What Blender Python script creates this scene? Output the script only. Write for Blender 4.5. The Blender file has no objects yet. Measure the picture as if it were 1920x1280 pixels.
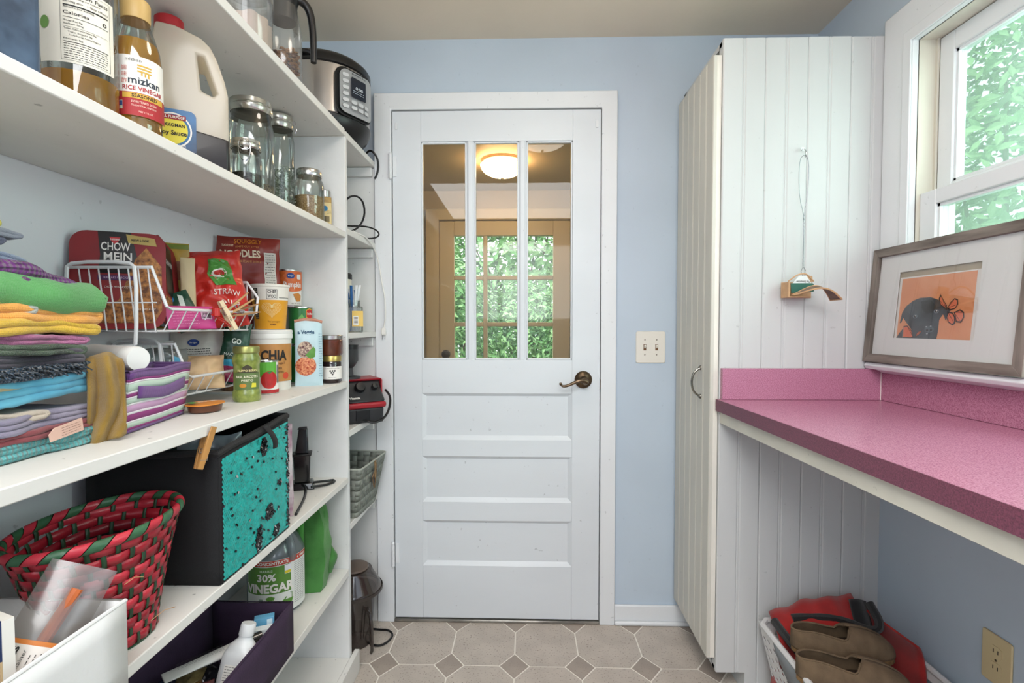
import bpy, bmesh, math, random
from mathutils import Vector, Matrix, noise
D=bpy.data; SC=bpy.context.scene; COL=SC.collection
PI=math.pi; rnd=random.Random(7)
def lin(h):
    h=h.lstrip('#'); c=[int(h[i:i+2],16)/255 for i in (0,2,4)]
    return tuple((x/12.92 if x<=.04045 else ((x+.055)/1.055)**2.4) for x in c)+(1,)
# ---------------- camera, world, lights, exposure ----------------
cam=D.objects.new('camera',D.cameras.new('camera')); COL.objects.link(cam)
cam.data.sensor_width=36; cam.data.lens=950/1920*36; cam.data.clip_start=.02
yw,pt=math.radians(1.5),math.radians(1.8)
fw=Vector((-math.sin(yw)*math.cos(pt),math.cos(yw)*math.cos(pt),-math.sin(pt)))
rt=Vector((math.cos(yw),math.sin(yw),0)); up=rt.cross(fw)
Mx=Matrix((rt,up,-fw)).transposed().to_4x4(); Mx.translation=(0,0,1.215)
cam.matrix_world=Mx; SC.camera=cam
SC.view_settings.view_transform='Standard'; SC.view_settings.look='None'
SC.view_settings.gamma=1; SC.view_settings.use_curve_mapping=False
SC.view_settings.exposure=1.12
w=D.worlds.new('sky'); SC.world=w; w.use_nodes=True; nt=w.node_tree
bg=nt.nodes['Background']; bg.inputs[0].default_value=(.88,.94,1,1); bg.inputs[1].default_value=1.9
def area(name,loc,rot,sx,sy,power,color):
    l=D.lights.new(name,'AREA'); l.shape='RECTANGLE'; l.size=sx; l.size_y=sy; l.energy=power; l.color=color
    o=D.objects.new(name,l); o.location=loc; o.rotation_euler=rot; COL.objects.link(o); return o
# daylight through the windows behind the camera and on the right
area('rear_window_daylight',(0.0,-1.55,1.7),(math.radians(88),0,0),1.1,.8,2.5,(.92,.96,1))
area('added_ceiling_fill',(-.1,-.55,2.33),(0,0,0),1.3,1.3,25,(.985,.99,1))  # fill panel added out of view behind the camera, not a known fixture
area('side_window_daylight',(1.42,.75,1.65),(0,math.radians(86),math.radians(-6)),1.0,1.05,24,(.90,.94,1))
# sun, hazy, on the garden only through cloud
s=D.lights.new('hazy_sun','SUN'); s.energy=1.6; s.angle=math.radians(20); s.color=(1,.97,.9)
so=D.objects.new('hazy_sun',s); so.rotation_euler=(math.radians(32),math.radians(-18),0); COL.objects.link(so)

# ---------------- materials ----------------
def mat(name,col,rough=.5,metal=0,var=0,vs=8,bump=0,bs=40,emit=0,spec=.5,stretch=None,col2=None,coat=0,trans=0,dirt=0,sss=0):
    m=D.materials.get(name)
    if m: return m
    m=D.materials.new(name); m.use_nodes=True; n=m.node_tree.nodes; l=m.node_tree.links; b=n['Principled BSDF']
    c=lin(col) if isinstance(col,str) else col
    b.inputs['Base Color'].default_value=c; b.inputs['Roughness'].default_value=rough; b.inputs['Metallic'].default_value=metal
    b.inputs['Specular IOR Level'].default_value=spec; b.inputs['Coat Weight'].default_value=coat
    if trans: b.inputs['Transmission Weight'].default_value=trans
    tc=n.new('ShaderNodeTexCoord'); src=tc.outputs['Object']
    if stretch:
        mp=n.new('ShaderNodeMapping'); mp.inputs['Scale'].default_value=stretch; l.new(src,mp.inputs[0]); src=mp.outputs[0]
    if var or col2:
        t=n.new('ShaderNodeTexNoise'); t.inputs['Scale'].default_value=vs; t.inputs['Detail'].default_value=6; l.new(src,t.inputs['Vector'])
        r=n.new('ShaderNodeValToRGB'); l.new(t.outputs[0],r.inputs[0])
        c2=lin(col2) if col2 else tuple(x*(1-var) for x in c[:3])+(1,)
        r.color_ramp.elements[0].color=c2; r.color_ramp.elements[1].color=c
        r.color_ramp.elements[0].position=.35; r.color_ramp.elements[1].position=.62
        o=r.outputs[0]
        if dirt:
            t2=n.new('ShaderNodeTexNoise'); t2.inputs['Scale'].default_value=55; t2.inputs['Detail'].default_value=3; l.new(tc.outputs['Object'],t2.inputs['Vector'])
            r2=n.new('ShaderNodeValToRGB'); r2.color_ramp.elements[0].position=.70; r2.color_ramp.elements[1].position=.76
            l.new(t2.outputs[0],r2.inputs[0]); mx=n.new('ShaderNodeMixRGB'); l.new(r2.outputs[0],mx.inputs[0]); l.new(o,mx.inputs[1])
            mx.inputs[2].default_value=tuple(x*(1-dirt) for x in c[:3])+(1,); o=mx.outputs[0]
        l.new(o,b.inputs['Base Color'])
    if bump:
        t=n.new('ShaderNodeTexNoise'); t.inputs['Scale'].default_value=bs; t.inputs['Detail'].default_value=4; l.new(src,t.inputs['Vector'])
        bp=n.new('ShaderNodeBump'); bp.inputs['Strength'].default_value=bump; bp.inputs['Distance'].default_value=.002
        l.new(t.outputs[0],bp.inputs['Height']); l.new(bp.outputs[0],b.inputs['Normal'])
    if emit:
        b.inputs['Emission Color'].default_value=c; b.inputs['Emission Strength'].default_value=emit
    return m
def weave(name,col,scale=260,strength=.6,kind='waffle',rough=.9,col2=None):
    """woven cloth: two crossed wave textures as relief"""
    m=mat(name,col,rough,var=0 if col2 else .18,vs=14,col2=col2)
    n=m.node_tree.nodes; l=m.node_tree.links; b=n['Principled BSDF']
    if any(x.type=='BUMP' for x in n): return m
    b.inputs['Sheen Weight'].default_value=.25
    tc=n.new('ShaderNodeTexCoord'); hs=[]
    for d in ('X','Y','Z'):
        t=n.new('ShaderNodeTexWave'); t.bands_direction=d; t.inputs['Scale'].default_value=scale; t.inputs['Distortion'].default_value=.6
        l.new(tc.outputs['Object'],t.inputs[0]); hs.append(t.outputs[1])
    a=n.new('ShaderNodeMath'); a.operation='ADD'; l.new(hs[0],a.inputs[0]); l.new(hs[1],a.inputs[1])
    a2=n.new('ShaderNodeMath'); a2.operation='ADD'; l.new(a.outputs[0],a2.inputs[0]); l.new(hs[2],a2.inputs[1])
    bp=n.new('ShaderNodeBump'); bp.inputs['Strength'].default_value=strength; bp.inputs['Distance'].default_value=.003
    l.new(a2.outputs[0],bp.inputs['Height']); l.new(bp.outputs[0],b.inputs['Normal'])
    return m
def glass(name,tint='#ffffff',refl=.12,rough=.02,haze=0,hcol='#ffffff'):
    """thin clear wall: see-through with a fresnel reflection, optional milky haze"""
    m=D.materials.get(name)
    if m: return m
    m=D.materials.new(name); m.use_nodes=True; n=m.node_tree.nodes; l=m.node_tree.links
    n.remove(n['Principled BSDF']); out=n['Material Output']
    t=n.new('ShaderNodeBsdfTransparent'); t.inputs[0].default_value=lin(tint)
    g=n.new('ShaderNodeBsdfGlossy'); g.inputs['Roughness'].default_value=rough
    lw=n.new('ShaderNodeLayerWeight'); lw.inputs[0].default_value=.35
    mr=n.new('ShaderNodeMapRange'); mr.inputs[3].default_value=refl*.35; mr.inputs[4].default_value=min(1,refl*5)
    l.new(lw.outputs['Fresnel'],mr.inputs[0])
    cur=t.outputs[0]
    if haze:
        d=n.new('ShaderNodeBsdfDiffuse'); d.inputs[0].default_value=lin(hcol)
        tr=n.new('ShaderNodeBsdfTranslucent'); tr.inputs[0].default_value=lin(hcol)
        a=n.new('ShaderNodeMixShader'); a.inputs[0].default_value=.5; l.new(d.outputs[0],a.inputs[1]); l.new(tr.outputs[0],a.inputs[2])
        h=n.new('ShaderNodeMixShader'); h.inputs[0].default_value=haze; l.new(cur,h.inputs[1]); l.new(a.outputs[0],h.inputs[2]); cur=h.outputs[0]
    f=n.new('ShaderNodeMixShader'); l.new(mr.outputs[0],f.inputs[0]); l.new(cur,f.inputs[1]); l.new(g.outputs[0],f.inputs[2])
    l.new(f.outputs[0],out.inputs[0]); return m

WHITE=mat('white_paint','#e5e8eb',.45,var=.04,vs=3,bump=.12,bs=60,dirt=.25)
SHELFW=mat('shelf_paint','#e3e4e3',.5,var=.07,vs=9,bump=.3,bs=35,dirt=.45,stretch=(1,.25,1))
SIDEW=mat('plank_paint','#c9cbcb',.5,var=.05,vs=5,bump=.06,bs=70,stretch=(1,1,.2),dirt=.2)
DOORW=mat('door_paint','#dde2e7',.4,var=.05,vs=4,bump=.15,bs=40,stretch=(.3,1,1),dirt=.3)
DOORC=mat('cream_edge_paint','#e6e2d8',.45,var=.08,vs=8,bump=.15)
BLUE=mat('pale_blue_paint','#c0cedc',.6,var=.06,vs=2.5,bump=.15,bs=30,dirt=.12)
CEIL=mat('ceiling_paint','#e8dac6',.8,var=.04,vs=3,bump=.3,bs=50)
BLACK=mat('black_plastic','#141416',.35,var=.2,vs=20)
CHROME=mat('chrome','#c8c8c8',.15,1)
STEEL=mat('brushed_steel','#b8b0a8',.28,1,bump=.1,bs=200,stretch=(1,1,.05))
TIN=mat('tin_lid','#c9c8c4',.25,1,var=.1,vs=30)
PAPER=mat('white_paper','#eeebe4',.7,var=.03)
INK=mat('black_ink','#151515',.6)
GLASS=glass('jar_glass','#eef2ee',.16)
PLASTIC=glass('clear_plastic','#f0f0ee',.14,.08,haze=.10)

# ---------------- mesh helpers ----------------
def tag(o,label=None,cat=None,group=None,kind=None):
    if label: o['label']=label
    if cat: o['category']=cat
    if group: o['group']=group
    if kind: o['kind']=kind
    return o
def thing(name,label,cat,loc=(0,0,0),rz=0,group=None):
    o=D.objects.new(name,None); o.empty_display_size=.05; COL.objects.link(o); o.location=loc; o.rotation_euler=(0,0,rz)
    return tag(o,label,cat,group)
class B:
    def __init__(s): s.v=[]; s.f=[]; s.m=[]; s.mi=0
    def add(s,vs,fs):
        k=len(s.v); s.v+= [tuple(x) for x in vs]; s.f+=[tuple(i+k for i in f) for f in fs]; s.m+=[s.mi]*len(fs); return s
    def mt(s,i): s.mi=i; return s
    def box(s,x0,y0,z0,x1,y1,z1):
        x0,x1=min(x0,x1),max(x0,x1); y0,y1=min(y0,y1),max(y0,y1); z0,z1=min(z0,z1),max(z0,z1)
        return s.add([(x0,y0,z0),(x1,y0,z0),(x1,y1,z0),(x0,y1,z0),(x0,y0,z1),(x1,y0,z1),(x1,y1,z1),(x0,y1,z1)],
          [(0,3,2,1),(4,5,6,7),(0,1,5,4),(1,2,6,5),(2,3,7,6),(3,0,4,7)])
    def hexa(s,p):  # 8 points bottom 4 then top 4
        return s.add(p,[(0,3,2,1),(4,5,6,7),(0,1,5,4),(1,2,6,5),(2,3,7,6),(3,0,4,7)])
    def lathe(s,prof,c=(0,0,0),seg=32,sx=1,sy=1,cap=True,F=None):
        vs=[];fs=[];n=len(prof)
        for r,z in prof:
            for k in range(seg):
                a=2*PI*k/seg; p=Vector((c[0]+r*sx*math.cos(a),c[1]+r*sy*math.sin(a),c[2]+z)); vs.append(F(p) if F else p)
        for i in range(n-1):
            for k in range(seg):
                q=(k+1)%seg; fs.append((i*seg+k,i*seg+q,(i+1)*seg+q,(i+1)*seg+k))
        if cap:
            if prof[0][0]>1e-5: fs.append(tuple(range(seg-1,-1,-1)))
            if prof[-1][0]>1e-5: fs.append(tuple((n-1)*seg+k for k in range(seg)))
        return s.add(vs,fs)
    def tube(s,pts,r,seg=8,closed=False,smooth=0):
        P=[Vector(p) for p in pts]
        for _ in range(smooth):
            Q=[]; n=len(P)
            for i in range(n if closed else n-1):
                a,b=P[i],P[(i+1)%n]; Q+= [a*.75+b*.25,a*.25+b*.75]
            P=Q if closed else [P[0]]+Q+[P[-1]]
        n=len(P); vs=[];fs=[]; prev=None
        for i,p in enumerate(P):
            if closed: t=(P[(i+1)%n]-P[i-1])
            else: t=P[min(i+1,n-1)]-P[max(i-1,0)]
            t=t.normalized() if t.length>1e-9 else Vector((0,0,1))
            if prev is None:
                a=Vector((0,0,1)) if abs(t.z)<.9 else Vector((1,0,0)); u=t.cross(a).normalized()
            else: u=(prev-t*prev.dot(t)); u=u.normalized() if u.length>1e-6 else t.orthogonal().normalized()
            prev=u; v=t.cross(u)
            rr=r(i/max(1,n-1)) if callable(r) else r
            for k in range(seg):
                a=2*PI*k/seg; vs.append(p+u*math.cos(a)*rr+v*math.sin(a)*rr)
        for i in range(n if closed else n-1):
            j=(i+1)%n
            for k in range(seg):
                q=(k+1)%seg; fs.append((i*seg+k,i*seg+q,j*seg+q,j*seg+k))
        if not closed: fs+=[tuple(range(seg-1,-1,-1)),tuple((n-1)*seg+k for k in range(seg))]
        return s.add(vs,fs)
    def grid(s,f,nu,nv,closeu=False):
        vs=[f(i/nu,j/nv) for i in range(nu if closeu else nu+1) for j in range(nv+1)]; fs=[]
        N=nu if closeu else nu+1
        for i in range(nu):
            a=i;b=(i+1)%N
            for j in range(nv): fs.append((a*(nv+1)+j,b*(nv+1)+j,b*(nv+1)+j+1,a*(nv+1)+j+1))
        return s.add(vs,fs)
    def prism(s,poly,F,d):
        """poly 2-D outline, F(u,v,w) maps to space, from w=0 to w=d"""
        n=len(poly); vs=[F(u,v,0) for u,v in poly]+[F(u,v,d) for u,v in poly]
        fs=[tuple(range(n-1,-1,-1)),tuple(range(n,2*n))]+[(i,(i+1)%n,n+(i+1)%n,n+i) for i in range(n)]
        return s.add(vs,fs)
    def flat(s,poly,F,w=0):
        n=len(poly); return s.add([F(u,v,w) for u,v in poly],[tuple(range(n))])
    def rect(s,F,u0,v0,u1,v1,w=0,nu=1,nv=1):
        return s.grid(lambda a,b:F(u0+(u1-u0)*a,v0+(v1-v0)*b,w),nu,nv)
    def obj(s,name,mats,parent=None,bev=0,smooth=True,sub=0,solid=0,seg=2,ang=35):
        me=D.meshes.new(name); me.from_pydata([tuple(v) for v in s.v],[],s.f)
        if not isinstance(mats,(list,tuple)): mats=[mats]
        for m in mats: me.materials.append(m)
        me.polygons.foreach_set('material_index',s.m)
        if smooth:
            me.polygons.foreach_set('use_smooth',[True]*len(me.polygons)); me.update()
            try: me.set_sharp_from_angle(angle=math.radians(ang))
            except Exception: pass
        me.validate(); me.update()
        o=D.objects.new(name,me); COL.objects.link(o)
        if parent: o.parent=parent
        if solid:
            q=o.modifiers.new('solid','SOLIDIFY'); q.thickness=solid; q.offset=0
        if bev:
            q=o.modifiers.new('bevel','BEVEL'); q.width=bev; q.segments=seg; q.limit_method='ANGLE'; q.angle_limit=math.radians(40)
        if sub:
            q=o.modifiers.new('sub','SUBSURF'); q.levels=sub; q.render_levels=sub
        return o
def struct(name,b,m,parent=None,**k):
    o=b.obj(name,m,parent,**k)
    if parent is None: o['kind']='structure'
    return o
def dup(root,loc,rz,label,group=None):
    r=root.copy(); COL.objects.link(r); r.location=loc; r.rotation_euler=(0,0,rz); r['label']=label
    if group: r['group']=group
    for ch in list(root.children):
        c=ch.copy(); COL.objects.link(c); c.parent=r
        for g in list(ch.children):
            d=g.copy(); COL.objects.link(d); d.parent=c
    return r
def cylF(R,a0=0,c=(0,0),z=0,sx=1,sy=1):   # wraps label art round a can; a0 = angle the label's centre faces
    def F(u,v,w=0):
        a=a0+u/R; return Vector((c[0]+(R+w)*sx*math.cos(a),c[1]+(R+w)*sy*math.sin(a),z+v))
    return F
def planeF(o,r,u):
    o=Vector(o); r=Vector(r).normalized(); u=Vector(u).normalized(); n=r.cross(u)
    return lambda a,b,w=0:o+r*a+u*b+n*w
def txt(s,size,F,m,parent,u=0,v=0,w=.0006,width=None,name='lettering',bold=0,align='CENTER',sub=0,rot=0,lines=1.0):
    cu=D.curves.new('t','FONT'); cu.body=s; cu.size=size; cu.align_x=align; cu.align_y='CENTER'; cu.offset=bold*size; cu.resolution_u=2; cu.space_line=lines
    to=D.objects.new('t',cu); me=D.meshes.new_from_object(to); D.objects.remove(to); D.curves.remove(cu)
    xs=[p.co.x for p in me.vertices]
    if not xs: return None
    k=width/(max(xs)-min(xs)) if width else 1
    if sub:
        bm=bmesh.new(); bm.from_mesh(me); bmesh.ops.subdivide_edges(bm,edges=bm.edges[:],cuts=sub,use_grid_fill=True); bm.to_mesh(me); bm.free()
    cr,sr=math.cos(rot),math.sin(rot)
    for p in me.vertices:
        a,b=p.co.x*k,p.co.y; p.co=F(u+a*cr-b*sr,v+a*sr+b*cr,w)
    me.materials.clear(); me.materials.append(m); me.name=name
    o=D.objects.new(name,me); COL.objects.link(o); o.parent=parent; return o
def circ(cx,cy,r,n=20,ry=None,a0=0): return [(cx+r*math.cos(a0+2*PI*i/n),cy+(ry or r)*math.sin(a0+2*PI*i/n)) for i in range(n)]
def rrect(w,h,r,n=5,cx=0,cy=0):
    out=[]
    for qx,qy,a in ((1,1,0),(-1,1,90),(-1,-1,180),(1,-1,270)):
        for i in range(n+1):
            t=math.radians(a+90*i/n); out.append((cx+qx*(w/2-r)+r*math.cos(t),cy+qy*(h/2-r)+r*math.sin(t)))
    return out
def nz(p,s,seed=0): return noise.noise(Vector((p[0]*s+seed*7.1,p[1]*s+seed*3.3,p[2]*s-seed*5.7)))
def C(h,r=.6,**k): return mat('paint_'+h.strip('#')+'_%d'%int(r*100),h,r,**k)
# ================= STRUCTURE =================
XL,XR,YB,ZC=-.90,1.145,2.05,2.355
# floor: sheet pattern of octagons and small diamonds, each its own piece around raised-line grout
GROUT=mat('floor_joint','#efe9df',.6); 
def tilemat(name,col):
    m=mat(name,col,.45,var=.16,vs=10,bump=.1,bs=120)
    n=m.node_tree.nodes; l=m.node_tree.links
    t=n.new('ShaderNodeTexNoise'); t.inputs['Scale'].default_value=150; t.inputs['Detail'].default_value=2
    tc=n.new('ShaderNodeTexCoord'); l.new(tc.outputs['Object'],t.inputs['Vector'])
    r=n.new('ShaderNodeValToRGB'); r.color_ramp.elements[0].position=.60; r.color_ramp.elements[1].position=.70; l.new(t.outputs[0],r.inputs[0])
    mx=n.new('ShaderNodeMixRGB'); b=n['Principled BSDF']; src=b.inputs['Base Color'].links[0].from_socket
    l.new(r.outputs[0],mx.inputs[0]); l.new(src,mx.inputs[1]); mx.inputs[2].default_value=lin('#8a7c72'); l.new(mx.outputs[0],b.inputs['Base Color'])
    return m
TILE=tilemat('floor_octagon','#c4b9ae'); TILE2=tilemat('floor_diamond','#a89b90')
floor=struct('floor',B().box(-1.05,-1.7,-.05,1.35,2.12,-.0012),GROUT)
PX,PY,hx,hy=.2342,.265,.0535,.066; CX,CY=-.038,1.772; J=.0024
def tileobj(name,poly,m,cx,cy,me=None):
    if me is None:
        F=lambda u,v,w:Vector((u,v,-.001+w)); o=B().prism(poly,F,.001).obj(name,m,floor,smooth=False); me=o.data
    else:
        o=D.objects.new(name,me); COL.objects.link(o); o.parent=floor
    o.location=(cx,cy,0); return me
ux,uy=PX/2-J,PY/2-J; ax,ay=hx-J*1.2+0,hy-J*1.2
octp=[(-(ux)+ax+J,-uy),(ux-ax-J,-uy),(ux,-uy+ay+J),(ux,uy-ay-J),(ux-ax-J,uy),(-(ux)+ax+J,uy),(-ux,uy-ay-J),(-ux,-uy+ay+J)]
dia=[(-ax,0),(0,-ay),(ax,0),(0,ay)]
m1=m2=None
for i in range(-3,6):
    for j in range(-4,2):
        cx,cy=CX+i*PX,CY+j*PY
        if j<=1 and not(cy+hy>2.09): m2=tileobj('diamond_tile',dia,TILE2,cx,cy,m2)
        oy=cy+PY/2
        if oy+uy<2.11 and -1.02<cx+PX/2-ux and cx+PX/2<1.2: m1=tileobj('octagon_tile',octp,TILE,cx+PX/2,oy,m1)
# row of tiles cut by the threshold
for i in range(-3,6):
    cx,cy=CX+i*PX,CY+PY
    t=B().prism([(-ax,.02),(-ax,0),(0,-ay),(ax,0),(ax,.02)],lambda u,v,w:Vector((u,v,-.001+w)),.001).obj('diamond_tile',TILE2,floor,smooth=False); t.location=(cx,cy,0)
rest=B()
rest.box(-1.03,-1.68,-.0012,1.2,CY-4*PY-.002,0)
rest.obj('floor_sheet',TILE,floor,smooth=False)

struct('ceiling',B().box(-1.1,-1.8,ZC,1.4,YB+.12,ZC+.08),CEIL)
wb=B(); wb.box(-1.05,YB,0,-.545,YB+.1,ZC); wb.box(.312,YB,0,1.35,YB+.1,ZC); wb.box(-.545,YB,2.085,.312,YB+.1,ZC)
struct('wall_back',wb,BLUE)
struct('wall_left',B().box(-1.0,-1.7,0,XL,YB,ZC),WHITE)
wr=B(); WY0,WY1,WZ0,WZ1=.50,1.53,1.10,2.045
wr.box(XR,-1.7,0,1.26,WY0,ZC); wr.box(XR,WY1,0,1.26,YB,ZC); wr.box(XR,WY0,0,1.26,WY1,WZ0-.02); wr.box(XR,WY0,WZ1,1.26,WY1,ZC)
struct('wall_right',wr,BLUE)
# rear wall of the room, with the wide window the light comes from
wf=B(); wf.box(-1.0,-1.7,0,1.3,-1.62,1.25); wf.box(-1.0,-1.7,2.15,1.3,-1.62,ZC); wf.box(-1.0,-1.7,1.25,-.60,-1.62,2.15); wf.box(.60,-1.7,1.25,1.3,-1.62,2.15)
struct('wall_front',wf,BLUE)
rw=B(); 
for x in (-.60,-.02,.56): rw.box(x,-1.69,1.25,x+.04,-1.65,2.15)
rw.box(-.60,-1.69,1.25,.60,-1.65,1.29); rw.box(-.60,-1.69,2.11,.60,-1.65,2.15)
struct('window_2',rw,WHITE)
# ---- baseboard
bb=B(); bb.box(.363,2.036,0,.70,YB,.078); struct('baseboard_back',bb,WHITE,bev=.004)
tr=B().box(.363,2.022,0,.70,2.036,.018); struct('trim_1',tr,WHITE,bev=.006)
# ---- door casing
cs=B(); F=lambda u,v,w:Vector((u,2.05-w,v))
cs.prism([(-.604,0),(-.536,0),(-.536,2.073),(.302,2.073),(.302,0),(.363,0),(.363,2.138),(-.604,2.138)],F,.022)
cs.box(-.545,2.05,0,-.5362,2.15,2.085); cs.box(.3022,2.05,0,.312,2.15,2.085); cs.box(-.536,2.05,2.073,.302,2.15,2.085)
struct('trim_2',cs,WHITE,bev=.003)
struct('trim_3',B().box(-.536,2.03,.0,.302,2.12,.012),mat('threshold_metal','#a9a6a0',.35,.8,var=.4,vs=12),bev=.003)
# ---- the door
dr=D.objects.new('door_1',None); COL.objects.link(dr); dr['kind']='structure'
y0,y1=2.037,2.072; X0,X1=-.532,.299
gx0,gx1,gz0,gz1=-.418,.188,1.077,1.948
fr=B(); fr.box(X0,y0,.016,gx0,y1,2.069); fr.box(gx1,y0,.016,X1,y1,2.069)
zs=[(.016,.234),(.419,.497),(.683,.752),(.94,gz0),(gz1,2.069)]
for a,b in zs: fr.box(gx0,y0,a,gx1,y1,b)
fr.obj('door_frame',DOORW,dr,bev=.0015)
for (a,b) in ((.234,.419),(.497,.683),(.752,.94)):
    pn=B(); t=.016; z=[a,b]; yi=y0+.011
    pn.add([(gx0,y0+.001,a),(gx1,y0+.001,a),(gx1,y0+.001,b),(gx0,y0+.001,b),(gx0+t,yi,a+t),(gx1-t,yi,a+t),(gx1-t,yi,b-t*.7),(gx0+t,yi,b-t*.7)],
       [(0,1,5,4),(1,2,6,5),(2,3,7,6),(3,0,4,7),(4,5,6,7)])
    pn.obj('door_panel',DOORW,dr,smooth=False)
lites=[(-.418,-.235),(-.205,-.026),(.004,.188)]
mu=[(-.235,-.205),(-.026,.004)]
for a,b in mu:
    q=B(); q.add([(a,y0+.006,gz0),(b,y0+.006,gz0),(b,y0+.006,gz1),(a,y0+.006,gz1),(a+.008,y0,gz0),(b-.008,y0,gz0),(b-.008,y0,gz1),(a+.008,y0,gz1)],[(0,4,7,3),(4,5,6,7),(5,1,2,6)])
    q.box(a,y0+.006,gz0,b,y1,gz1); q.obj('muntin',DOORW,dr,smooth=False)
DG=glass('door_glass','#f7f8f5',.035,.015,haze=.02)
for i,(a,b) in enumerate(lites):
    q=B(); g=.007
    for (p,r_) in (((a,gz0,b,gz0+g),0),((a,gz1-g,b,gz1),0),((a,gz0,a+g,gz1),0),((b-g,gz0,b,gz1),0)): q.box(p[0],y0+.004,p[1],p[2],y0+.018,p[3])
    q.obj('glazing_bead',DOORW,dr,bev=.002)
    B().box(a+.001,y0+.014,gz0+.001,b-.001,y0+.017,gz1-.001).obj('pane',DG,dr,smooth=False)
for z in (1.85,.283):
    h=B(); h.lathe([(.004,-.052),(.0075,-.046),(.0062,-.04),(.0068,-.038),(.0068,-.014),(.0062,-.012),(.0068,-.01),(.0068,.012),(.0062,.014),(.0068,.016),(.0068,.038),(.0062,.04),(.0075,.046),(.004,.053)],(-.537,2.022,z),14)
    h.box(-.53,2.033,z-.04,-.515,2.037,z+.04)
    h.obj('hinge',WHITE,dr)
BR=mat('antique_bronze','#6b5a48',.32,.9,var=.35,vs=60)
h=B(); FR=lambda p:Vector((.233+p.x,2.037-p.z,.998+p.y))
h.lathe([(.035,0),(.035,.004),(.032,.008),(.024,.012),(.016,.016),(.013,.022),(.012,.045),(.013,.05)],(0,0,0),32,F=lambda p:FR(p))
hd=h.obj('door_handle',BR,dr)
lv=B(); lv.tube([(.245,1.989,.992),(.233,1.987,.999),(.215,1.984,1.0),(.195,1.984,.993),(.175,1.985,.983),(.158,1.986,.977),(.146,1.987,.977),(.140,1.987,.984)],lambda t:.0085-.0045*t,10,smooth=2)
lv.lathe([(.0002,-.006),(.004,-.005),(.0058,-.002),(.0058,.002),(.004,.005),(.0002,.006)],(.139,1.987,.986),12)
lv.lathe([(.0002,0),(.012,.001),(.014,.006),(.011,.012)],(0,0,0),18,F=lambda p:Vector((.236+p.x,1.995-p.z,.995+p.y)))
lv.obj('lever',BR,hd)
B().prism(circ(.236,1.016,.0035,12),lambda u,v,w:Vector((u,2.0265-w,v)),.002).obj('keyhole',BLACK,hd)
for x in (-.515,.283):
    B().prism(rrect(.011,.028,.004,4,x,2.01),lambda u,v,w:Vector((u,2.037-w,v)),.004).obj('latch_plate',WHITE,dr,bev=.001)
B().prism([(.2985,1.0),(.302,1.0),(.302,.96),(.2985,.96)],lambda u,v,w:Vector((u,2.037-w,v)),.002).obj('strike_plate',BR,dr)

# ================= porch beyond the door =================
TAN=mat('porch_tan_paint','#b5a68c',.6,var=.06,vs=3)
TANW=mat('porch_trim_paint','#cdbfa2',.5,var=.05,vs=3)
PY1=3.2
struct('floor_1',B().box(-1.3,2.15,-.16,1.3,PY1,-.06),mat('porch_floor','#8d8478',.7,var=.2))
struct('ceiling_1',B().box(-1.3,2.15,2.06,1.3,PY1+.1,2.12),TAN)
struct('wall_porch_left',B().box(-1.4,2.15,-.1,-1.05,PY1,2.1),TAN)
struct('wall_porch_right',B().box(.95,2.15,-.1,1.3,PY1,2.1),mat('porch_blue_paint','#b9c3cb',.6,var=.05))
q=B(); q.box(-1.4,PY1,-.1,-.5435,PY1+.1,2.1); q.box(.2835,PY1,-.1,1.3,PY1+.1,2.1); q.box(-.5435,PY1,1.875,.2835,PY1+.1,2.1)
struct('wall_porch_back',q,TAN)
q=B(); q.prism([(-.625,-.06),(-.545,-.06),(-.545,1.878),(.285,1.878),(.285,-.06),(.365,-.06),(.365,1.945),(-.625,1.945)],lambda u,v,w:Vector((u,PY1-w,v)),.02)
struct('trim_4',q,TANW,bev=.004)
d2=D.objects.new('door_2',None); COL.objects.link(d2); d2['kind']='structure'
q=B(); a0,a1,b0,b1=-.45,.175,.94,1.78; yy0,yy1=PY1+.005,PY1+.045
q.box(-.542,yy0,-.05,a0,yy1,1.873); q.box(a1,yy0,-.05,.282,yy1,1.873); q.box(a0,yy0,b1,a1,yy1,1.873); q.box(a0,yy0,.75,a1,yy1,b0); q.box(a0,yy0,-.05,a1,yy1,.1); q.box(a0,yy0+.01,.1,a1,yy1-.01,.75)
q.obj('door_frame',TANW,d2,bev=.003)
xs=[a0,-.253,-.024,a1]; zz=[b0,1.222,1.517,b1]
for x in xs[1:-1]: B().box(x-.013,yy0,b0,x+.013,yy1,b1).obj('muntin',TANW,d2,bev=.004)
for z in zz[1:-1]:
    for i in range(3): B().box(xs[i]+(.013 if i else 0),yy0+.001,z-.013,xs[i+1]-(.013 if i<2 else 0),yy1-.001,z+.013).obj('muntin',TANW,d2,bev=.004)
PG=glass('porch_glass','#f4f8f4',.06)
for i in range(3):
    for j in range(3):
        B().box(xs[i]+.002,yy0+.018,zz[j]+.002,xs[i+1]-.002,yy0+.021,zz[j+1]-.002).obj('pane',PG,d2,smooth=False)
q=B(); q.lathe([(.022,0),(.022,.004),(.010,.01),(.010,.03),(.024,.04),(.028,.052),(.022,.064),(.0002,.068)],(0,0,0),20,F=lambda p:Vector((-.497+p.x,yy0-p.z,1.035+p.y)))
q.obj('door_knob',mat('dark_bronze','#3a3029',.35,.8),d2)
OPAL=mat('opal_glass_lit','#ffd49a',.4,emit=17)
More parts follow.
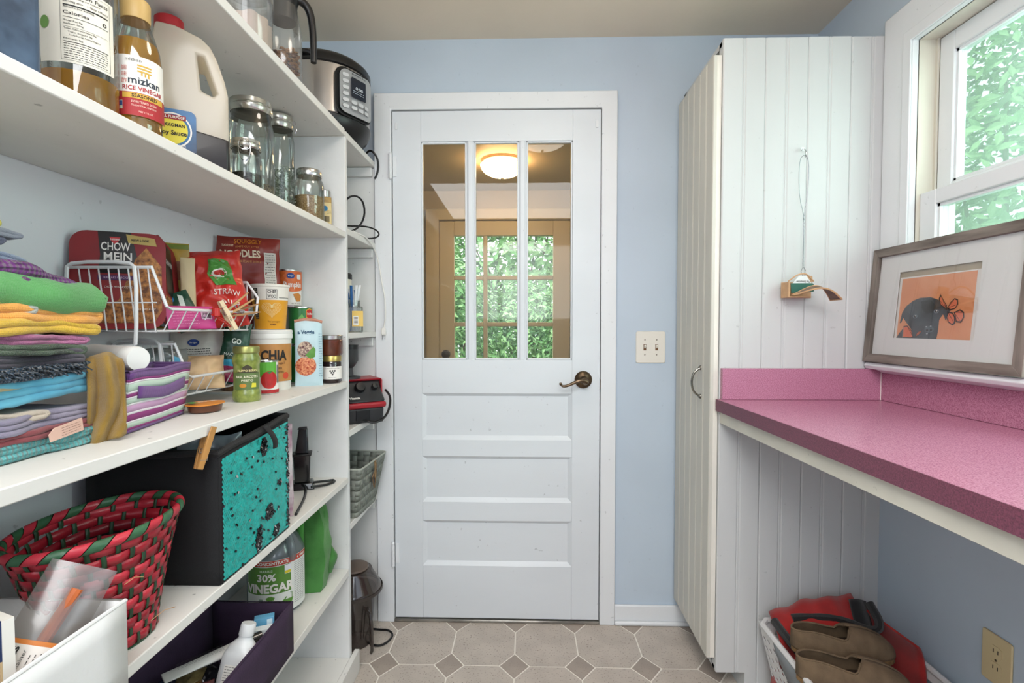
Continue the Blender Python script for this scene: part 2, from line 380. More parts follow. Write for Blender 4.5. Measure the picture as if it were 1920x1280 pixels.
def dome(loc,label,r,m,s=1):
    t=thing('ceiling_light',label,'lamp',loc)
    B().lathe([(r*.98,0),(r*.98,-.012),(r*.9,-.022),(r*.7,-.026),(.001,-.026)][::-1],(0,0,0),40).obj('lamp_pan',mat('brushed_nickel','#a59a8a',.3,.9),t)
    pr=[(r*math.sin(a),-.024-r*.55*(math.cos(a))) for a in [i*PI/2/10 for i in range(11)]]; pr[0]=(.0005,pr[0][1])
    B().lathe(pr,(0,0,0),40,cap=False).obj('glass_shade',m,t)
    B().lathe([(.0005,-.02),(.006,-.017),(.009,-.009),(.005,0)],(0,0,-.022-r*.55),14).obj('finial',mat('brushed_nickel','#a59a8a',.3,.9),t)
    return t
dome((-.118,2.62,2.06),'lit opal dome lamp seen through the door glass on the porch ceiling',.112,OPAL)
dome((.10,1.10,2.355),'opal dome ceiling lamp of the pantry itself, seen mirrored in the door glass',.16,mat('opal_glass_room','#fff3e4',.4,emit=5.5))
# ================= right-hand window =================
W1=D.objects.new('window_1',None); COL.objects.link(W1); W1['kind']='structure'
q=B()
Fc=lambda u,v,w:Vector((XR-w,u,v))
q.prism([(WY1,WZ0),(1.648,WZ0),(1.648,2.165),(WY0-.118,2.165),(WY0-.118,WZ0),(WY0,WZ0),(WY0,WZ1),(WY1,WZ1)],Fc,.02)
q.obj('window_casing',WHITE,W1,bev=.003)
q=B(); q.prism([(WY1-.0,WZ0),(1.56,WZ0),(1.56,2.078),(WY0-.03,2.078),(WY0-.03,WZ0),(WY0,WZ0),(WY0,WZ1),(WY1,WZ1)],lambda u,v,w:Vector((XR-.02-w,u,v)),.006)
q.obj('casing_stop',WHITE,W1,bev=.002)
q=B(); q.box(XR-.0,WY1-.002,WZ0,1.258,WY1+.006,WZ1); q.box(XR,WY0-.006,WZ0,1.258,WY0+.002,WZ1); q.box(XR,WY0,WZ1-.002,1.258,WY1,WZ1+.006)
q.obj('window_jamb',mat('jamb_paint','#d6d1c3',.5,var=.12,vs=12,stretch=(1,1,.1)),W1)
q=B()
for x in (1.19,1.232): q.box(x,WY1-.010,WZ0,x+.006,WY1-.002,WZ1)
q.obj('sash_track',mat('jamb_paint','#d6d1c3',.5),W1)
q=B(); q.prism([(XR-.058,WZ0-.022),(XR-.064,WZ0-.011),(XR-.058,WZ0),(1.24,WZ0),(1.24,WZ0-.022)],lambda u,v,w:Vector((u,WY0-.16+w,v)),1.655-WY0+.15)
q.obj('window_stool',WHITE,W1,bev=.002)
q=B(); q.prism([(XR-.04,WZ0-.024),(XR-.02,WZ0-.034),(XR,WZ0-.034),(XR,WZ0-.022),(XR-.045,WZ0-.022)],lambda u,v,w:Vector((u,WY0-.14+w,v)),1.632-WY0+.13)
q.obj('stool_moulding',WHITE,W1)
def sash(x0,x1,ya,yb,za,zb,bot,top,st,name):
    q=B(); q.box(x0,yb-st,za,x1,yb,zb); q.box(x0,ya,za,x1,ya+st,zb); q.box(x0,ya+st,zb-top,x1,yb-st,zb); q.box(x0,ya+st,za,x1,yb-st,za+bot)
    o=q.obj(name,WHITE,W1,bev=.003)
    q=B(); g=.008
    for bx in ((yb-st-g,za+bot,yb-st,zb-top),(ya+st,za+bot,ya+st+g,zb-top),(ya+st,zb-top-g,yb-st,zb-top),(ya+st,za+bot,yb-st,za+bot+g)): q.box(x0+.007,bx[0],bx[1],x1-.004,bx[2],bx[3])
    q.obj('glazing_bead',WHITE,o)
    return o,(ya+st,yb-st,za+bot,zb-top)
o,g=sash(1.155,1.188,WY0,WY1-.002,WZ0+.002,1.600,.05,.042,.058,'lower_sash')
WG=glass('window_glass_rippled','#d2dcd6',.05,.02,haze=.20,hcol='#b9d3c2')
B().box(1.170,g[0],g[2],1.174,g[1],g[3]).obj('pane',WG,o,smooth=False)
o,g=sash(1.196,1.229,WY0,WY1-.01,1.575,WZ1-.004,.045,.055,.050,'upper_sash')
B().box(1.211,g[0],g[2],1.215,g[1],g[3]).obj('pane',WG,o,smooth=False)

# ================= shelving on the left =================
SX=-.60
sh=thing('wall_shelving','white painted open pantry shelving unit along the left wall','shelving',(0,0,0))
SB=mat('shelf_board_paint','#e4e2dd',.5,var=.08,vs=7,bump=.35,bs=30,dirt=.5,stretch=(1,.3,1))
def board(z0,z1,ya,yb,x0=XL,x1=SX,name='shelf',m=SB): return B().box(x0+.001,ya,z0,x1,yb,z1).obj(name,m,sh,bev=.002)
for z0,z1 in ((1.845,1.868),(1.508,1.528),(1.006,1.028),(.680,.700),(.362,.385)): board(z0,z1,-.35,1.6895)
B().box(XL+.001,1.69,.0,SX-.001,1.709,1.8445).obj('divider_panel',SHELFW,sh,bev=.0015)
B().box(XL+.001,-.372,.0,SX,-.352,1.868).obj('end_panel',SHELFW,sh,bev=.0015)
board(.055,.075,-.35,1.6895,name='bottom_board')
B().box(SX,-.35,.0,SX+.018,1.735,.078).obj('kick_board',SB,sh,bev=.002)
board(1.846,1.868,1.710,2.044,x1=-.603,name='corner_shelf')
for z0,z1 in ((1.524,1.545),(1.170,1.190),(.832,.855),(.508,.530)): board(z0,z1,1.7095,2.036,x1=-.603,name='corner_shelf')
B().box(XL+.001,2.037,0,-.607,2.049,1.845).obj('back_board',SHELFW,sh)
for z in (1.845,1.523,1.169,.831,.507): B().box(XL+.002,2.018,z-.036,-.612,2.0365,z-.001).obj('ledger_strip',SHELFW,sh,bev=.003)
for z in (1.844,1.507,1.005,.679,.361): B().box(XL+.001,1.66,z-.0,XL+.002,1.661,z+.001) 

# ================= cabinet on the right =================
CYF,CXL=1.65,.627
cb=thing('tall_cabinet','tall white beadboard broom cabinet standing beside the blue wall','cabinet',(0,0,0))
def plank_prof(w,t=.012,b=.0022):
    c=w/2; g=.004
    return [(.0004,0),(w-.0004,0),(w-.0004,t-b),(w-.004,t),(c+g+.003,t),(c+g,t-b),(c+g-.0015,t-b),(c+.0015,t-.0006),(c-.0015,t-.0006),(c-g+.0015,t-b),(c-g,t-b),(c-g-.003,t),(.004,t),(.0004,t-b)]
PW=.1335
for i in range(4):
    x=CXL+i*PW; wd=min(PW,XR-x); 
    # front lower edge: the first plank stops above the toe space
    zb=.075 if i==0 else 0
    pr=plank_prof(PW)
    if wd<PW-.001: pr=[(min(a,wd),b_) for a,b_ in pr]
    z1=2.124+rnd.uniform(-.001,.001)
    o=B().prism(pr,lambda u,v,w:Vector((x+u,CYF+.012-v,zb+w)),z1-zb).obj('plank',SIDEW,cb,smooth=False)
B().box(.722,CYF+.001,0,CXL+PW-.001,CYF+.012,.0745).obj('toe_filler',SIDEW,cb)
B().box(.722,CYF+.012,0,.735,2.04,.08).obj('toe_board',SIDEW,cb)
B().box(CXL,CYF+.012,.075,CXL+.018,CYF+.035,2.122).obj('face_frame',SIDEW,cb,bev=.001)
B().box(CXL,2.02,.075,CXL+.018,2.048,2.122).obj('face_frame',SIDEW,cb,bev=.001)
B().box(CXL,CYF+.012,2.105,XR-.001,2.048,2.122).obj('cabinet_top',SIDEW,cb)
B().box(CXL,CYF+.012,.076,XR-.001,2.048,.09).obj('cabinet_floor',SIDEW,cb)
dx=.600
cdr=B(); cdr.box(dx+.011,CYF+.008,.118,CXL-.001,2.03,2.076); cd=cdr.obj('cabinet_door',DOORC,cb,bev=.001)
DP=mat('door_plank_paint','#d2cfc5',.5,var=.06,vs=6,bump=.06,bs=50,stretch=(1,1,.15),dirt=.2)
n=3; w0=(2.03-CYF-.008)/n
for i in range(n):
    yb_=2.03-i*w0
    B().prism(plank_prof(w0,.0115),lambda u,v,w:Vector((dx+.0115-v,yb_-u,.118+w)),1.958).obj('plank',DP,cd,smooth=False)
hp=B(); hp.tube([(dx,1.742,1.070),(dx-.012,1.744,1.066),(dx-.026,1.745,1.05),(dx-.031,1.746,1.022),(dx-.026,1.747,.994),(dx-.012,1.748,.978),(dx,1.749,.974)],.0038,10,smooth=2)
for z in (1.071,.973): hp.lathe([(.0085,0),(.007,.004),(.004,.008)],(0,0,0),14,F=lambda p,z=z:Vector((dx-p.z,1.745+p.x,z+p.y)))
hp.obj('pull_handle',mat('aged_nickel','#8b8880',.25,1,var=.3,vs=50),cd)
# light wall between cabinet and ceiling is the back wall; picture hook on plank
# ================= counter =================
LAM=mat('mauve_laminate','#c387a0',.26,var=.0,col2='#9a5c78',vs=420,bump=.05,bs=300)
LAME=mat('mauve_laminate_edge','#7f465b',.5,col2='#5f3546',vs=420)
ct=thing('countertop','mauve speckled laminate worktop under the window with low backsplash','countertop',(0,0,0))
def xf(y): return .618+(.643-.618)*(1.609-y)/(1.609-.663)
ya=-1.6; 
q=B(); q.hexa([(xf(ya),ya,.940),(XR-.001,ya,.940),(XR-.001,1.649,.940),(xf(1.649),1.649,.940),(xf(ya),ya,.978),(XR-.001,ya,.978),(XR-.001,1.649,.978),(xf(1.649),1.649,.978)])
q.obj('worktop',LAM,ct,bev=.0008,seg=1)
q=B(); e=.0012; q.hexa([(xf(ya)-e,ya,.9402),(xf(ya)-.0001,ya,.9402),(xf(1.649)-.0001,1.649,.9402),(xf(1.649)-e,1.649,.9402),(xf(ya)-e,ya,.9775),(xf(ya)-.0001,ya,.9775),(xf(1.649)-.0001,1.649,.9775),(xf(1.649)-e,1.649,.9775)])
q.obj('front_edge_strip',LAME,ct)
B().box(.630,1.631,.9785,XR-.0185,1.6495,1.078).obj('backsplash',LAM,ct,bev=.001)
B().box(XR-.018,ya,.9785,XR-.001,1.6495,1.0655).obj('backsplash',LAM,ct,bev=.001)
B().box(XR-.0195,1.6295,.979,XR-.0175,1.631,1.074).obj('caulk_line',PAPER,ct)
q=B(); q.hexa([(xf(ya)+.012,ya,.900),(xf(ya)+.032,ya,.900),(xf(1.649)+.032,1.649,.900),(xf(1.649)+.012,1.649,.900),(xf(ya)+.012,ya,.9398),(xf(ya)+.032,ya,.9398),(xf(1.649)+.032,1.649,.9398),(xf(1.649)+.012,1.649,.9398)])
q.obj('apron_rail',mat('rail_paint','#d9d6ca',.5,var=.1,vs=8,bump=.2,dirt=.3),ct,bev=.001)

# ================= garden =================
struct('ground',B().box(-9,1.0,-.4,9,14,-.35).box(1.4,-4,-.4,9,1.0,-.35),mat('lawn','#5f8a4a',.9,var=.4,vs=6))
LEAF=[mat('leaf_pale','#9fc98c',.5,var=.3,vs=3),mat('leaf_mid','#6fa565',.5,var=.35,vs=3),mat('leaf_dark','#3e6b40',.55,var=.4,vs=3)]
for m_ in LEAF:
    m_.node_tree.nodes['Principled BSDF'].inputs['Subsurface Weight'].default_value=0
BARK=mat('bark','#5d4a3a',.9,var=.4,vs=30,bump=.6)
def bush(name,loc,r,h,n,leaf,label,seed,cat='shrub',trunk=.0):
    R=random.Random(seed); t=thing(name,label,cat,loc,0)
    q=B(); vs=[];fs=[];ms=[]
    for i in range(n):
        a=R.uniform(0,2*PI); zz=R.uniform(-1,1); k=(1-zz*zz)**.5; rr=R.uniform(.55,1.0)**.5
        d=Vector((k*math.cos(a),k*math.sin(a),zz)); lump=1+.28*noise.noise(d*2.6+Vector((seed,0,0)))
        p=Vector((d.x*r*rr*lump,d.y*r*rr*lump,trunk+h/2+d.z*h/2*rr*lump))
        nrm=(d+Vector((R.uniform(-.8,.8),R.uniform(-.8,.8),R.uniform(0,1.2)))).normalized()
        u=nrm.orthogonal().normalized(); u=Matrix.Rotation(R.uniform(0,6.28),3,nrm)@u; v=nrm.cross(u)
        L=leaf*R.uniform(.7,1.3); W_=L*.42
        kk=len(vs); vs+=[p-u*L*.5,p+v*W_*.5+nrm*L*.06,p+u*L*.5,p-v*W_*.5+nrm*L*.06]; fs.append((kk,kk+1,kk+2,kk+3))
        ms.append(0 if R.random()<.45 else (1 if R.random()<.7 else 2))
    q.v=[tuple(x) for x in vs]; q.f=fs; q.m=ms
    o=q.obj('foliage',LEAF,t,smooth=False); o['kind']='stuff'
    b=B()
    for i in range(5):
        a=i*1.3; b.tube([(0.02*i,0,0),(.1*r*math.cos(a),.1*r*math.sin(a),trunk+h*.2),(.5*r*math.cos(a),.5*r*math.sin(a),trunk+h*.6)],lambda s_:.03*(1-.7*s_),6,smooth=1)
    b.obj('stems',BARK,t); return t
bush('leafy_shrub',(-1.0,5.2,-.35),.80,2.4,8000,.085,'leafy green shrub seen at the left of the porch door panes',1)
bush('leafy_shrub',(1.0,5.5,-.35),.85,2.5,8000,.085,'leafy green shrub seen at the right of the porch door panes',2)
bush('broad_tree',(-.1,9.6,-.35),2.6,5.0,18000,.15,'tall pale green tree rising behind the shrubs beyond the porch',3,'tree',.6)
bush('leafy_shrub',(.05,7.1-.3,-.35),.62,2.2,7000,.085,'leafy green shrub centred behind the porch door panes',6)
bush('garden_tree',(3.4,3.65,-.35),1.55,4.8,26000,.085,'green tree filling the right window behind rippled glass',4,'tree',.2)
bush('garden_tree',(3.9,.4,-.35),1.5,4.4,12000,.10,'second green tree beyond the window, nearer the camera end',5,'tree',.2)
# ================= TOP SHELVES: bottles, jars =================
def adopt(o,name):
    t=D.objects[name]; o.parent=t; o.matrix_parent_inverse=(Matrix.Translation(t.location)@t.rotation_euler.to_matrix().to_4x4()).inverted(); return o

A=math.radians
def label(F,u0,v0,u1,v1,m,par,w=.0005,nu=12,name='label',nv=1):
    return B().rect(F,u0,v0,u1,v1,w,nu,nv).obj(name,m,par)
def bars(F,rows,m,par,w=.001,name='print_lines'):
    b=B()
    for (u0,v0,u1,v1) in rows: b.rect(F,u0,v0,u1,v1,w,max(1,int(abs(u1-u0)/.006)),1)
    return b.obj(name,m,par)
def fakelines(F,u0,u1,v0,v1,n,m,par,h=.0008,seed=1,w=.001):
    R=random.Random(seed); rows=[]
    for i in range(n):
        v=v0+(v1-v0)*i/max(1,n-1); x=u0
        while x<u1-.002:
            L=R.uniform(.002,.007); rows.append((x,v,min(u1,x+L),v+h)); x+=L+.0015
    return bars(F,rows,m,par,w)
def barcode(F,u0,v0,w_,h_,par,w=.0012,seed=3):
    R=random.Random(seed); rows=[]; x=u0
    while x<u0+w_:
        t=R.choice((.0004,.0007,.0011)); rows.append((x,v0,x+t,v0+h_)); x+=t+R.choice((.0005,.0009))
    return bars(F,rows,INK,par,w,'barcode')
def shell(prof,m,par,name,sx=1,sy=1,seg=36,solid=0,cap=False): return B().lathe(prof,seg=seg,sx=sx,sy=sy,cap=cap).obj(name,m,par,solid=solid)
VIN=mat('pale_vinegar','#c9a04a',.15,trans=.0,var=.1,vs=20,coat=.5)
VIN2=glass('vinegar_liquid','#fbe0a0',.06,.05,haze=.55,hcol='#ffc657')
# --- dark blue square bottle, far left
t=thing('square_bottle','dark blue square bottle at the far left end of the second shelf','bottle',(-.668,.625,1.528),A(-12))
b=B(); b.prism(rrect(.075,.075,.012),lambda u,v,w:Vector((u,v,w)),.20); b.obj('bottle_body',mat('dusty_blue_glass','#2c3a4c',.25,var=.0,col2='#4c5f75',vs=16,coat=.4),t,bev=.004)
B().lathe([(.037,.20),(.034,.215),(.018,.24),(.016,.27),(.018,.271),(.018,.295),(.001,.297)],seg=24).obj('bottle_neck',BLACK,t)
# --- big vinegar bottle showing its nutrition panel
t=thing('vinegar_bottle','large clear vinegar bottle with black and white nutrition facts label','bottle',(-.700,.79,1.528)); R0=.050
shell([(.001,0),(R0-.004,0),(R0,.005),(R0,.03),(R0,.215),(R0-.006,.235),(.034,.262),(.018,.285),(.016,.31),(.016,.33)],GLASS,t,'bottle_body')
B().lathe([(.001,.002),(R0-.005,.002),(R0-.0015,.008),(R0-.0015,.068),(.001,.068)],seg=36).obj('vinegar',VIN2,t)
B().lathe([(.018,.31),(.018,.335),(.001,.336)],seg=20).obj('cap',C('#d8c9a0'),t)
Fv0=cylF(R0,A(-46)); Fv=lambda u,v,w=0:Fv0(u,.080+(v-.0675)*.64,w)
lb=label(Fv,-.062,.062,.047,.235,mat('cream_label','#ece7d8',.5),t,nu=24)
rows=[(-.0225,.0675,.0395,.0680),(-.0225,.229,.0395,.2295),(-.0225,.0675,-.0220,.229),(.039,.0675,.0395,.229),(-.019,.1915,.036,.1945),(-.019,.165,.036,.1660),(-.019,.1435,.036,.1440),(-.019,.109,.036,.1105)]
bars(Fv,rows,INK,lb)
for s_,sz,u,v,wd in (('Nutrition Facts',.012,.0085,.219,.055),('About 24 servings per container',.005,.003,.2105,.045),('Serving size   1 tbsp (15mL)',.006,.0085,.2015,.055),('Amount per serving',.006,-.001,.1885,.036),('Calories',.011,-.004,.1755,.030),('0',.013,.031,.1745,None),('Total Fat 0g',.005,-.008,.1575,.022),('Sodium 0mg',.005,-.0075,.1505,.023),('Total Carbohydrate 0g',.005,.0,.1395,.038),('Total Sugars 0g',.005,.0,.1325,.028),('Includes 0g Added Sugars',.005,.006,.1255,.036),('Protein 0g',.005,-.008,.1165,.022)):
    txt(s_,sz,Fv,INK,lb,u,v,.0012,wd,bold=.01)
fakelines(Fv,-.019,.035,.072,.104,7,INK,lb,.0012,2)
b=B().flat(circ(-.044,.15,.007,16,.015),Fv,.0012); b.obj('leaf_print',C('#6f9a4c'),lb)
# --- dark bottle with purple capsule behind
t=thing('balsamic_bottle','slim dark glass bottle with purple foil capsule behind the vinegar bottles','bottle',(-.845,1.00,1.528))
shell([(.001,0),(.034,0),(.035,.004),(.035,.17),(.030,.20),(.015,.235),(.014,.30)],mat('dark_glass','#10131a',.08,coat=.6),t,'bottle_body')
B().lathe([(.0155,.225),(.0155,.262),(.019,.264),(.019,.292),(.014,.296),(.001,.296)],seg=24).obj('capsule',C('#3d2236',.4),t)
txt('TA',.016,cylF(.0158,A(-52)),C('#d8cfd6'),t,0,.245,.001,bold=.02)
# --- seasoned rice vinegar
t=thing('rice_vinegar_bottle','seasoned rice vinegar bottle with tan cap and white and red label','bottle',(-.668,.868,1.528)); R0=.036
shell([(.001,0),(.033,0),(.036,.005),(.0345,.03),(.0355,.04),(.0365,.10),(.0365,.135),(.034,.158),(.026,.185),(.0195,.205),(.0185,.215)],GLASS,t,'bottle_body')
B().lathe([(.001,.002),(.0325,.002),(.0345,.008),(.033,.03),(.0345,.04),(.035,.135),(.0325,.157),(.030,.168),(.001,.168)],seg=36).obj('vinegar',VIN2,t)
cp=B().lathe([(.021,.206),(.0215,.208),(.022,.236),(.020,.240),(.001,.241)],seg=30).obj('cap',C('#c8a566',.45),t)
Fr=cylF(.0368,A(-50)); lb=label(Fr,-.056,.036,.056,.134,PAPER,t,nu=28)
label(Fr,-.056,.036,.056,.074,C('#a8282e'),lb,.0009,28,'red_band'); label(Fr,-.022,.064,.040,.073,C('#d0a53f'),lb,.0012,14,'gold_band')
txt('mizkan',.0075,Fr,C('#5b5b55'),lb,-.006,.127,.001,.022); txt('mizkan',.017,Fr,C('#1d2a3a'),lb,.010,.0935,.001,.047,bold=.015,sub=0)
txt('RICE VINEGAR',.010,Fr,C('#a8282e'),lb,.008,.0805,.0012,.060,bold=.02); txt('SEASONED',.0078,Fr,C('#3a1a14'),lb,.009,.0685,.0016,.036,bold=.02)
for k,s_ in enumerate('調味酢'): txt(s_,.0085,Fr,C('#cf7a6e'),lb,-.019,.112-.0105*k,.001)
gm=C('#c9a23c'); q=B()
for k in range(3): q.rect(Fr,-.001,.118-.0048*k,.019,.1205-.0048*k,.001,4)
for k in range(3): q.rect(Fr,.004+.0048*k,.1035-.001*k,.0062+.0048*k,.108,.001,1)
q.obj('emblem',gm,lb)
txt('SWEETENED SUSHI',.005,Fr,C('#f0d8c8'),lb,.008,.0585,.0012,.036); txt('TRADITIONAL DRESSING',.004,Fr,C('#f0d8c8'),lb,.008,.0525,.0012,.036); txt('NET 12 FL OZ',.004,Fr,C('#f0d8c8'),lb,.010,.043,.0012,.020)
label(Fr,-.038,.045,-.022,.059,C('#cfe0c8'),lb,.0012,3,'seal'); label(Fr,-.030,.050,-.022,.058,C('#31518f'),lb,.0015,2,'seal_patch')
fakelines(Fr,-.054,-.044,.078,.128,14,C('#777770'),lb,.0012,5)
# --- soy sauce jug
t=thing('soy_sauce_jug','translucent plastic soy sauce jug with red cap and side handle','jug',(-.690,1.045,1.528),A(31))
MILK=glass('milky_plastic','#f2ecdf',.05,.2,haze=.78,hcol='#efe6d6')
SOY=mat('soy_sauce','#17100e',.38)
prof=[(-.055,0),(.055,0),(.062,.008),(.062,.145),(.058,.178),(.046,.225),(.034,.247),(.0,.262),(-.030,.268),(-.036,.285),(-.061,.270)]
outer=[(-.062,.006),(-.056,0),(.058,0),(.066,.008),(.066,.155),(.060,.185),(.047,.225),(.036,.248),(.020,.262),(-.010,.272),(-.024,.276),(-.056,.276),(-.062,.24)]
hole=[(.018,.158),(.040,.150),(.046,.158),(.024,.226),(.012,.228)]
def jugside(poly,hol,m,name,th,z0=0):
    bm=bmesh.new(); ov=[bm.verts.new((u,-th,v)) for u,v in poly]; ed=[bm.edges.new((ov[i],ov[(i+1)%len(ov)])) for i in range(len(ov))]
    if hol: hv=[bm.verts.new((u,-th,v)) for u,v in hol]; ed+=[bm.edges.new((hv[i],hv[(i+1)%len(hv)])) for i in range(len(hv))]
    r=bmesh.ops.triangle_fill(bm,edges=ed,use_beauty=True)
    fs=[f for f in bm.faces]; e=bmesh.ops.extrude_face_region(bm,geom=fs); vs=[v for v in e['geom'] if isinstance(v,bmesh.types.BMVert)]
    bmesh.ops.translate(bm,verts=vs,vec=(0,2*th,0)); bmesh.ops.recalc_face_normals(bm,faces=bm.faces[:])
    me=D.meshes.new(name); bm.to_mesh(me); bm.free(); me.materials.append(m); o=D.objects.new(name,me); COL.objects.link(o); o.parent=t
    q=o.modifiers.new('b','BEVEL'); q.width=.010; q.segments=4; q.limit_method='ANGLE'; q.angle_limit=A(50)
    for p in me.polygons: p.use_smooth=True
    return o
jugside(outer,hole,MILK,'jug_body',.046)
o=jugside([(-.057,-.0002),(.059,-.0002),(.0668,.008),(.0668,.070),(-.0628,.092),(-.0628,.007)],None,SOY,'soy_sauce',.0468)
B().lathe([(.018,.27),(.018,.278),(.0255,.279),(.026,.282),(.0255,.303),(.023,.306),(.001,.307)],(-.036,0,0),36).obj('cap',C('#b5252c',.4),t,bev=.001)
Fj=planeF((-.030,-.0485,.066),(1,0,0),(0,0,1))
lb=B().flat(rrect(.078,.090,.012,5),Fj,.0004).obj('label',mat('soy_label','#12213a',.4,var=0,col2='#2a6fa8',vs=7),t)
q=B(); q.mt(0).flat(circ(0,.004,.032,28,.034),Fj,.001); q.mt(1).flat(circ(0,.004,.029,28,.031),Fj,.0014); q.mt(2).flat(circ(0,.004,.025,28,.027),Fj,.0018); q.obj('round_emblem',[PAPER,C('#3b6f9e'),C('#e5d64a')],lb)
B().rect(Fj,-.024,.024,.022,.033,.0022).obj('red_ribbon',C('#9c2a2e'),lb)
txt('ALL PURPOSE',.007,Fj,PAPER,lb,0,.0285,.0026,.040,bold=.02); txt('KIKKOMAN',.009,Fj,INK,lb,0,.013,.0024,.040,bold=.03); txt('Soy Sauce',.012,Fj,INK,lb,.0,-.002,.0024,.046,bold=.03); txt('BY EXCELLENCE',.005,Fj,PAPER,lb,.004,-.0255,.0024,.034)
# --- clip-top and screw jars
def clip_top(t,R,z0,h,wire=True,az=A(-55)):
    """metal-bailed glass lid at height z0"""
    B().lathe([(R*1.02,z0),(R*1.10,z0+h*.2),(R*1.10,z0+h*.42),(R*.98,z0+h*.5),(R*1.05,z0+h*.62),(R*1.05,z0+h*.92),(R*.9,z0+h),(.001,z0+h)],seg=36,cap=False).obj('lid',mat('lid_glassmetal','#b9b6ab',.2,.75),t)
    if wire:
        d=Vector((math.cos(az),math.sin(az),0)); s_=Vector((-d.y,d.x,0)); p0=d*(R*1.16)
        b=B(); w2=R*.42
        b.tube([p0+s_*w2+Vector((0,0,z0+h*.75)),p0+s_*w2+Vector((0,0,z0-R*.55)),p0+s_*w2*.4+Vector((0,0,z0-R*1.15)),p0-s_*w2*.4+Vector((0,0,z0-R*1.15)),p0-s_*w2+Vector((0,0,z0-R*.55)),p0-s_*w2+Vector((0,0,z0+h*.75))],.0011,6,smooth=2,closed=True)
        b.tube([p0+s_*w2*1.1+Vector((0,0,z0+h*.3)),p0*1.05+s_*w2*.8+Vector((0,0,z0-h*.35)),p0*1.05-s_*w2*.8+Vector((0,0,z0-h*.35)),p0-s_*w2*1.1+Vector((0,0,z0+h*.3))],.0011,6,smooth=1)
        b.tube([Vector((R*1.12*math.cos(a),R*1.12*math.sin(a),z0+h*.1)) for a in [i*2*PI/28 for i in range(28)]],.0009,5,closed=True)
        b.obj('wire_bail',CHROME,t)
def grain(name,m,R,z0,z1,t,seed=1,amp=.004): 
    b=B(); b.lathe([(.001,z0),(R,z0),(R,z1-.003),(R*.96,z1),(R*.5,z1+amp*.6),(.001,z1+amp)],seg=28); o=b.obj(name,m,t); o['kind']='stuff'; return o
CHIA=mat('speckled_seed','#a9977f',.8,var=0,col2='#4e443b',vs=300,bump=.8,bs=300)
t=thing('clip_jar','big clip-top glass jar with a little seed left in the bottom','jar',(-.712,1.315,1.528)); R=.055
shell([(.001,0),(R-.003,0),(R,.005),(R,.185),(R*.93,.205),(R*.86,.216),(R*.86,.235)],GLASS,t,'jar_body'); grain('seed',CHIA,R-.002,.003,.05,t); clip_top(t,R*.86,.232,.034,False)
t=thing('clip_jar','small clip-top jar with wire bail in front of the big one','jar',(-.636,1.150,1.528)); R=.033
shell([(.001,0),(R-.003,0),(R,.005),(R,.062),(R*.92,.072),(R*.86,.078),(R*.86,.088)],GLASS,t,'jar_body'); grain('seed',mat('dark_seed','#5e5a4e',.8,var=0,col2='#2f2c26',vs=260),R-.002,.003,.03,t,2); clip_top(t,R*.86,.085,.022,True,A(-66))
t=thing('clip_jar','tall narrow clip-top jar of dried herb beside the big jar','jar',(-.735,1.515,1.528)); R=.041
shell([(.001,0),(R-.003,0),(R,.005),(R,.235),(R*.93,.252),(R*.88,.262),(R*.88,.275)],GLASS,t,'jar_body',seg=12)
RR=random.Random(5); b=B()
for i in range(260):
    a=RR.uniform(0,6.28); r=RR.uniform(.2,1)*(R-.005); z=RR.uniform(.01,.16); p=Vector((r*math.cos(a),r*math.sin(a),z)); d=Vector((RR.uniform(-1,1),RR.uniform(-1,1),RR.uniform(-1,1))).normalized()*.011
    s_=d.orthogonal().normalized()*.0016; b.add([p-d-s_,p-d+s_,p+d+s_,p+d-s_],[(0,1,2,3)])
o=b.obj('dried_herb',mat('dried_herb','#9aa391',.8,var=.4,vs=90),t,smooth=False); o['kind']='stuff'; clip_top(t,R*.88,.272,.040,False)
b=B(); d=Vector((math.cos(A(10)),math.sin(A(10)),0)); b.tube([d*.043+Vector((0,0,.30)),d*.050+Vector((0,0,.275)),d*.044+Vector((0,0,.262))],.0012,6,smooth=1); b.obj('wire_bail',CHROME,t)
t=thing('mason_jar','mason jar of pale grain with tin screw lid near the divider','jar',(-.672,1.572,1.528)); R=.044
shell([(.001,0),(R-.004,0),(R,.006),(R,.115),(R*.95,.13),(R*.80,.142),(R*.80,.15)],GLASS,t,'jar_body')
grain('grain',mat('oat_grain','#c9a878',.8,var=0,col2='#96744b',vs=240,bump=.9,bs=260),R-.002,.004,.085,t,3)
B().lathe([(R*.85,.146),(R*.87,.148),(R*.87,.163),(R*.82,.167),(.001,.166)],seg=40).obj('screw_lid',TIN,t)
t=thing('seasoning_jar','small square seasoning jar with yellow label behind the mason jar','jar',(-.655,1.655,1.528),A(-60))
B().prism(rrect(.036,.036,.007,4),lambda u,v,w:Vector((u,v,w)),.105).obj('jar_body',mat('amber_spice','#b79450',.4,var=.3,vs=80,coat=.4),t,bev=.003)
B().lathe([(.0175,.105),(.0175,.125),(.015,.128),(.001,.128)],seg=24).obj('screw_lid',TIN,t)
Fy=planeF((.0187,0,.0),(0,1,0),(0,0,1)); lb=B().rect(Fy,-.016,.018,.016,.085,.0003).obj('label',C('#d9c48c'),t)
B().flat(circ(-.004,.066,.009),Fy,.0008).obj('round_emblem',C('#2377a5'),lb); barcode(Fy,-.006,.024,.016,.018,lb); fakelines(Fy,.002,.014,.05,.058,3,INK,lb,seed=4)

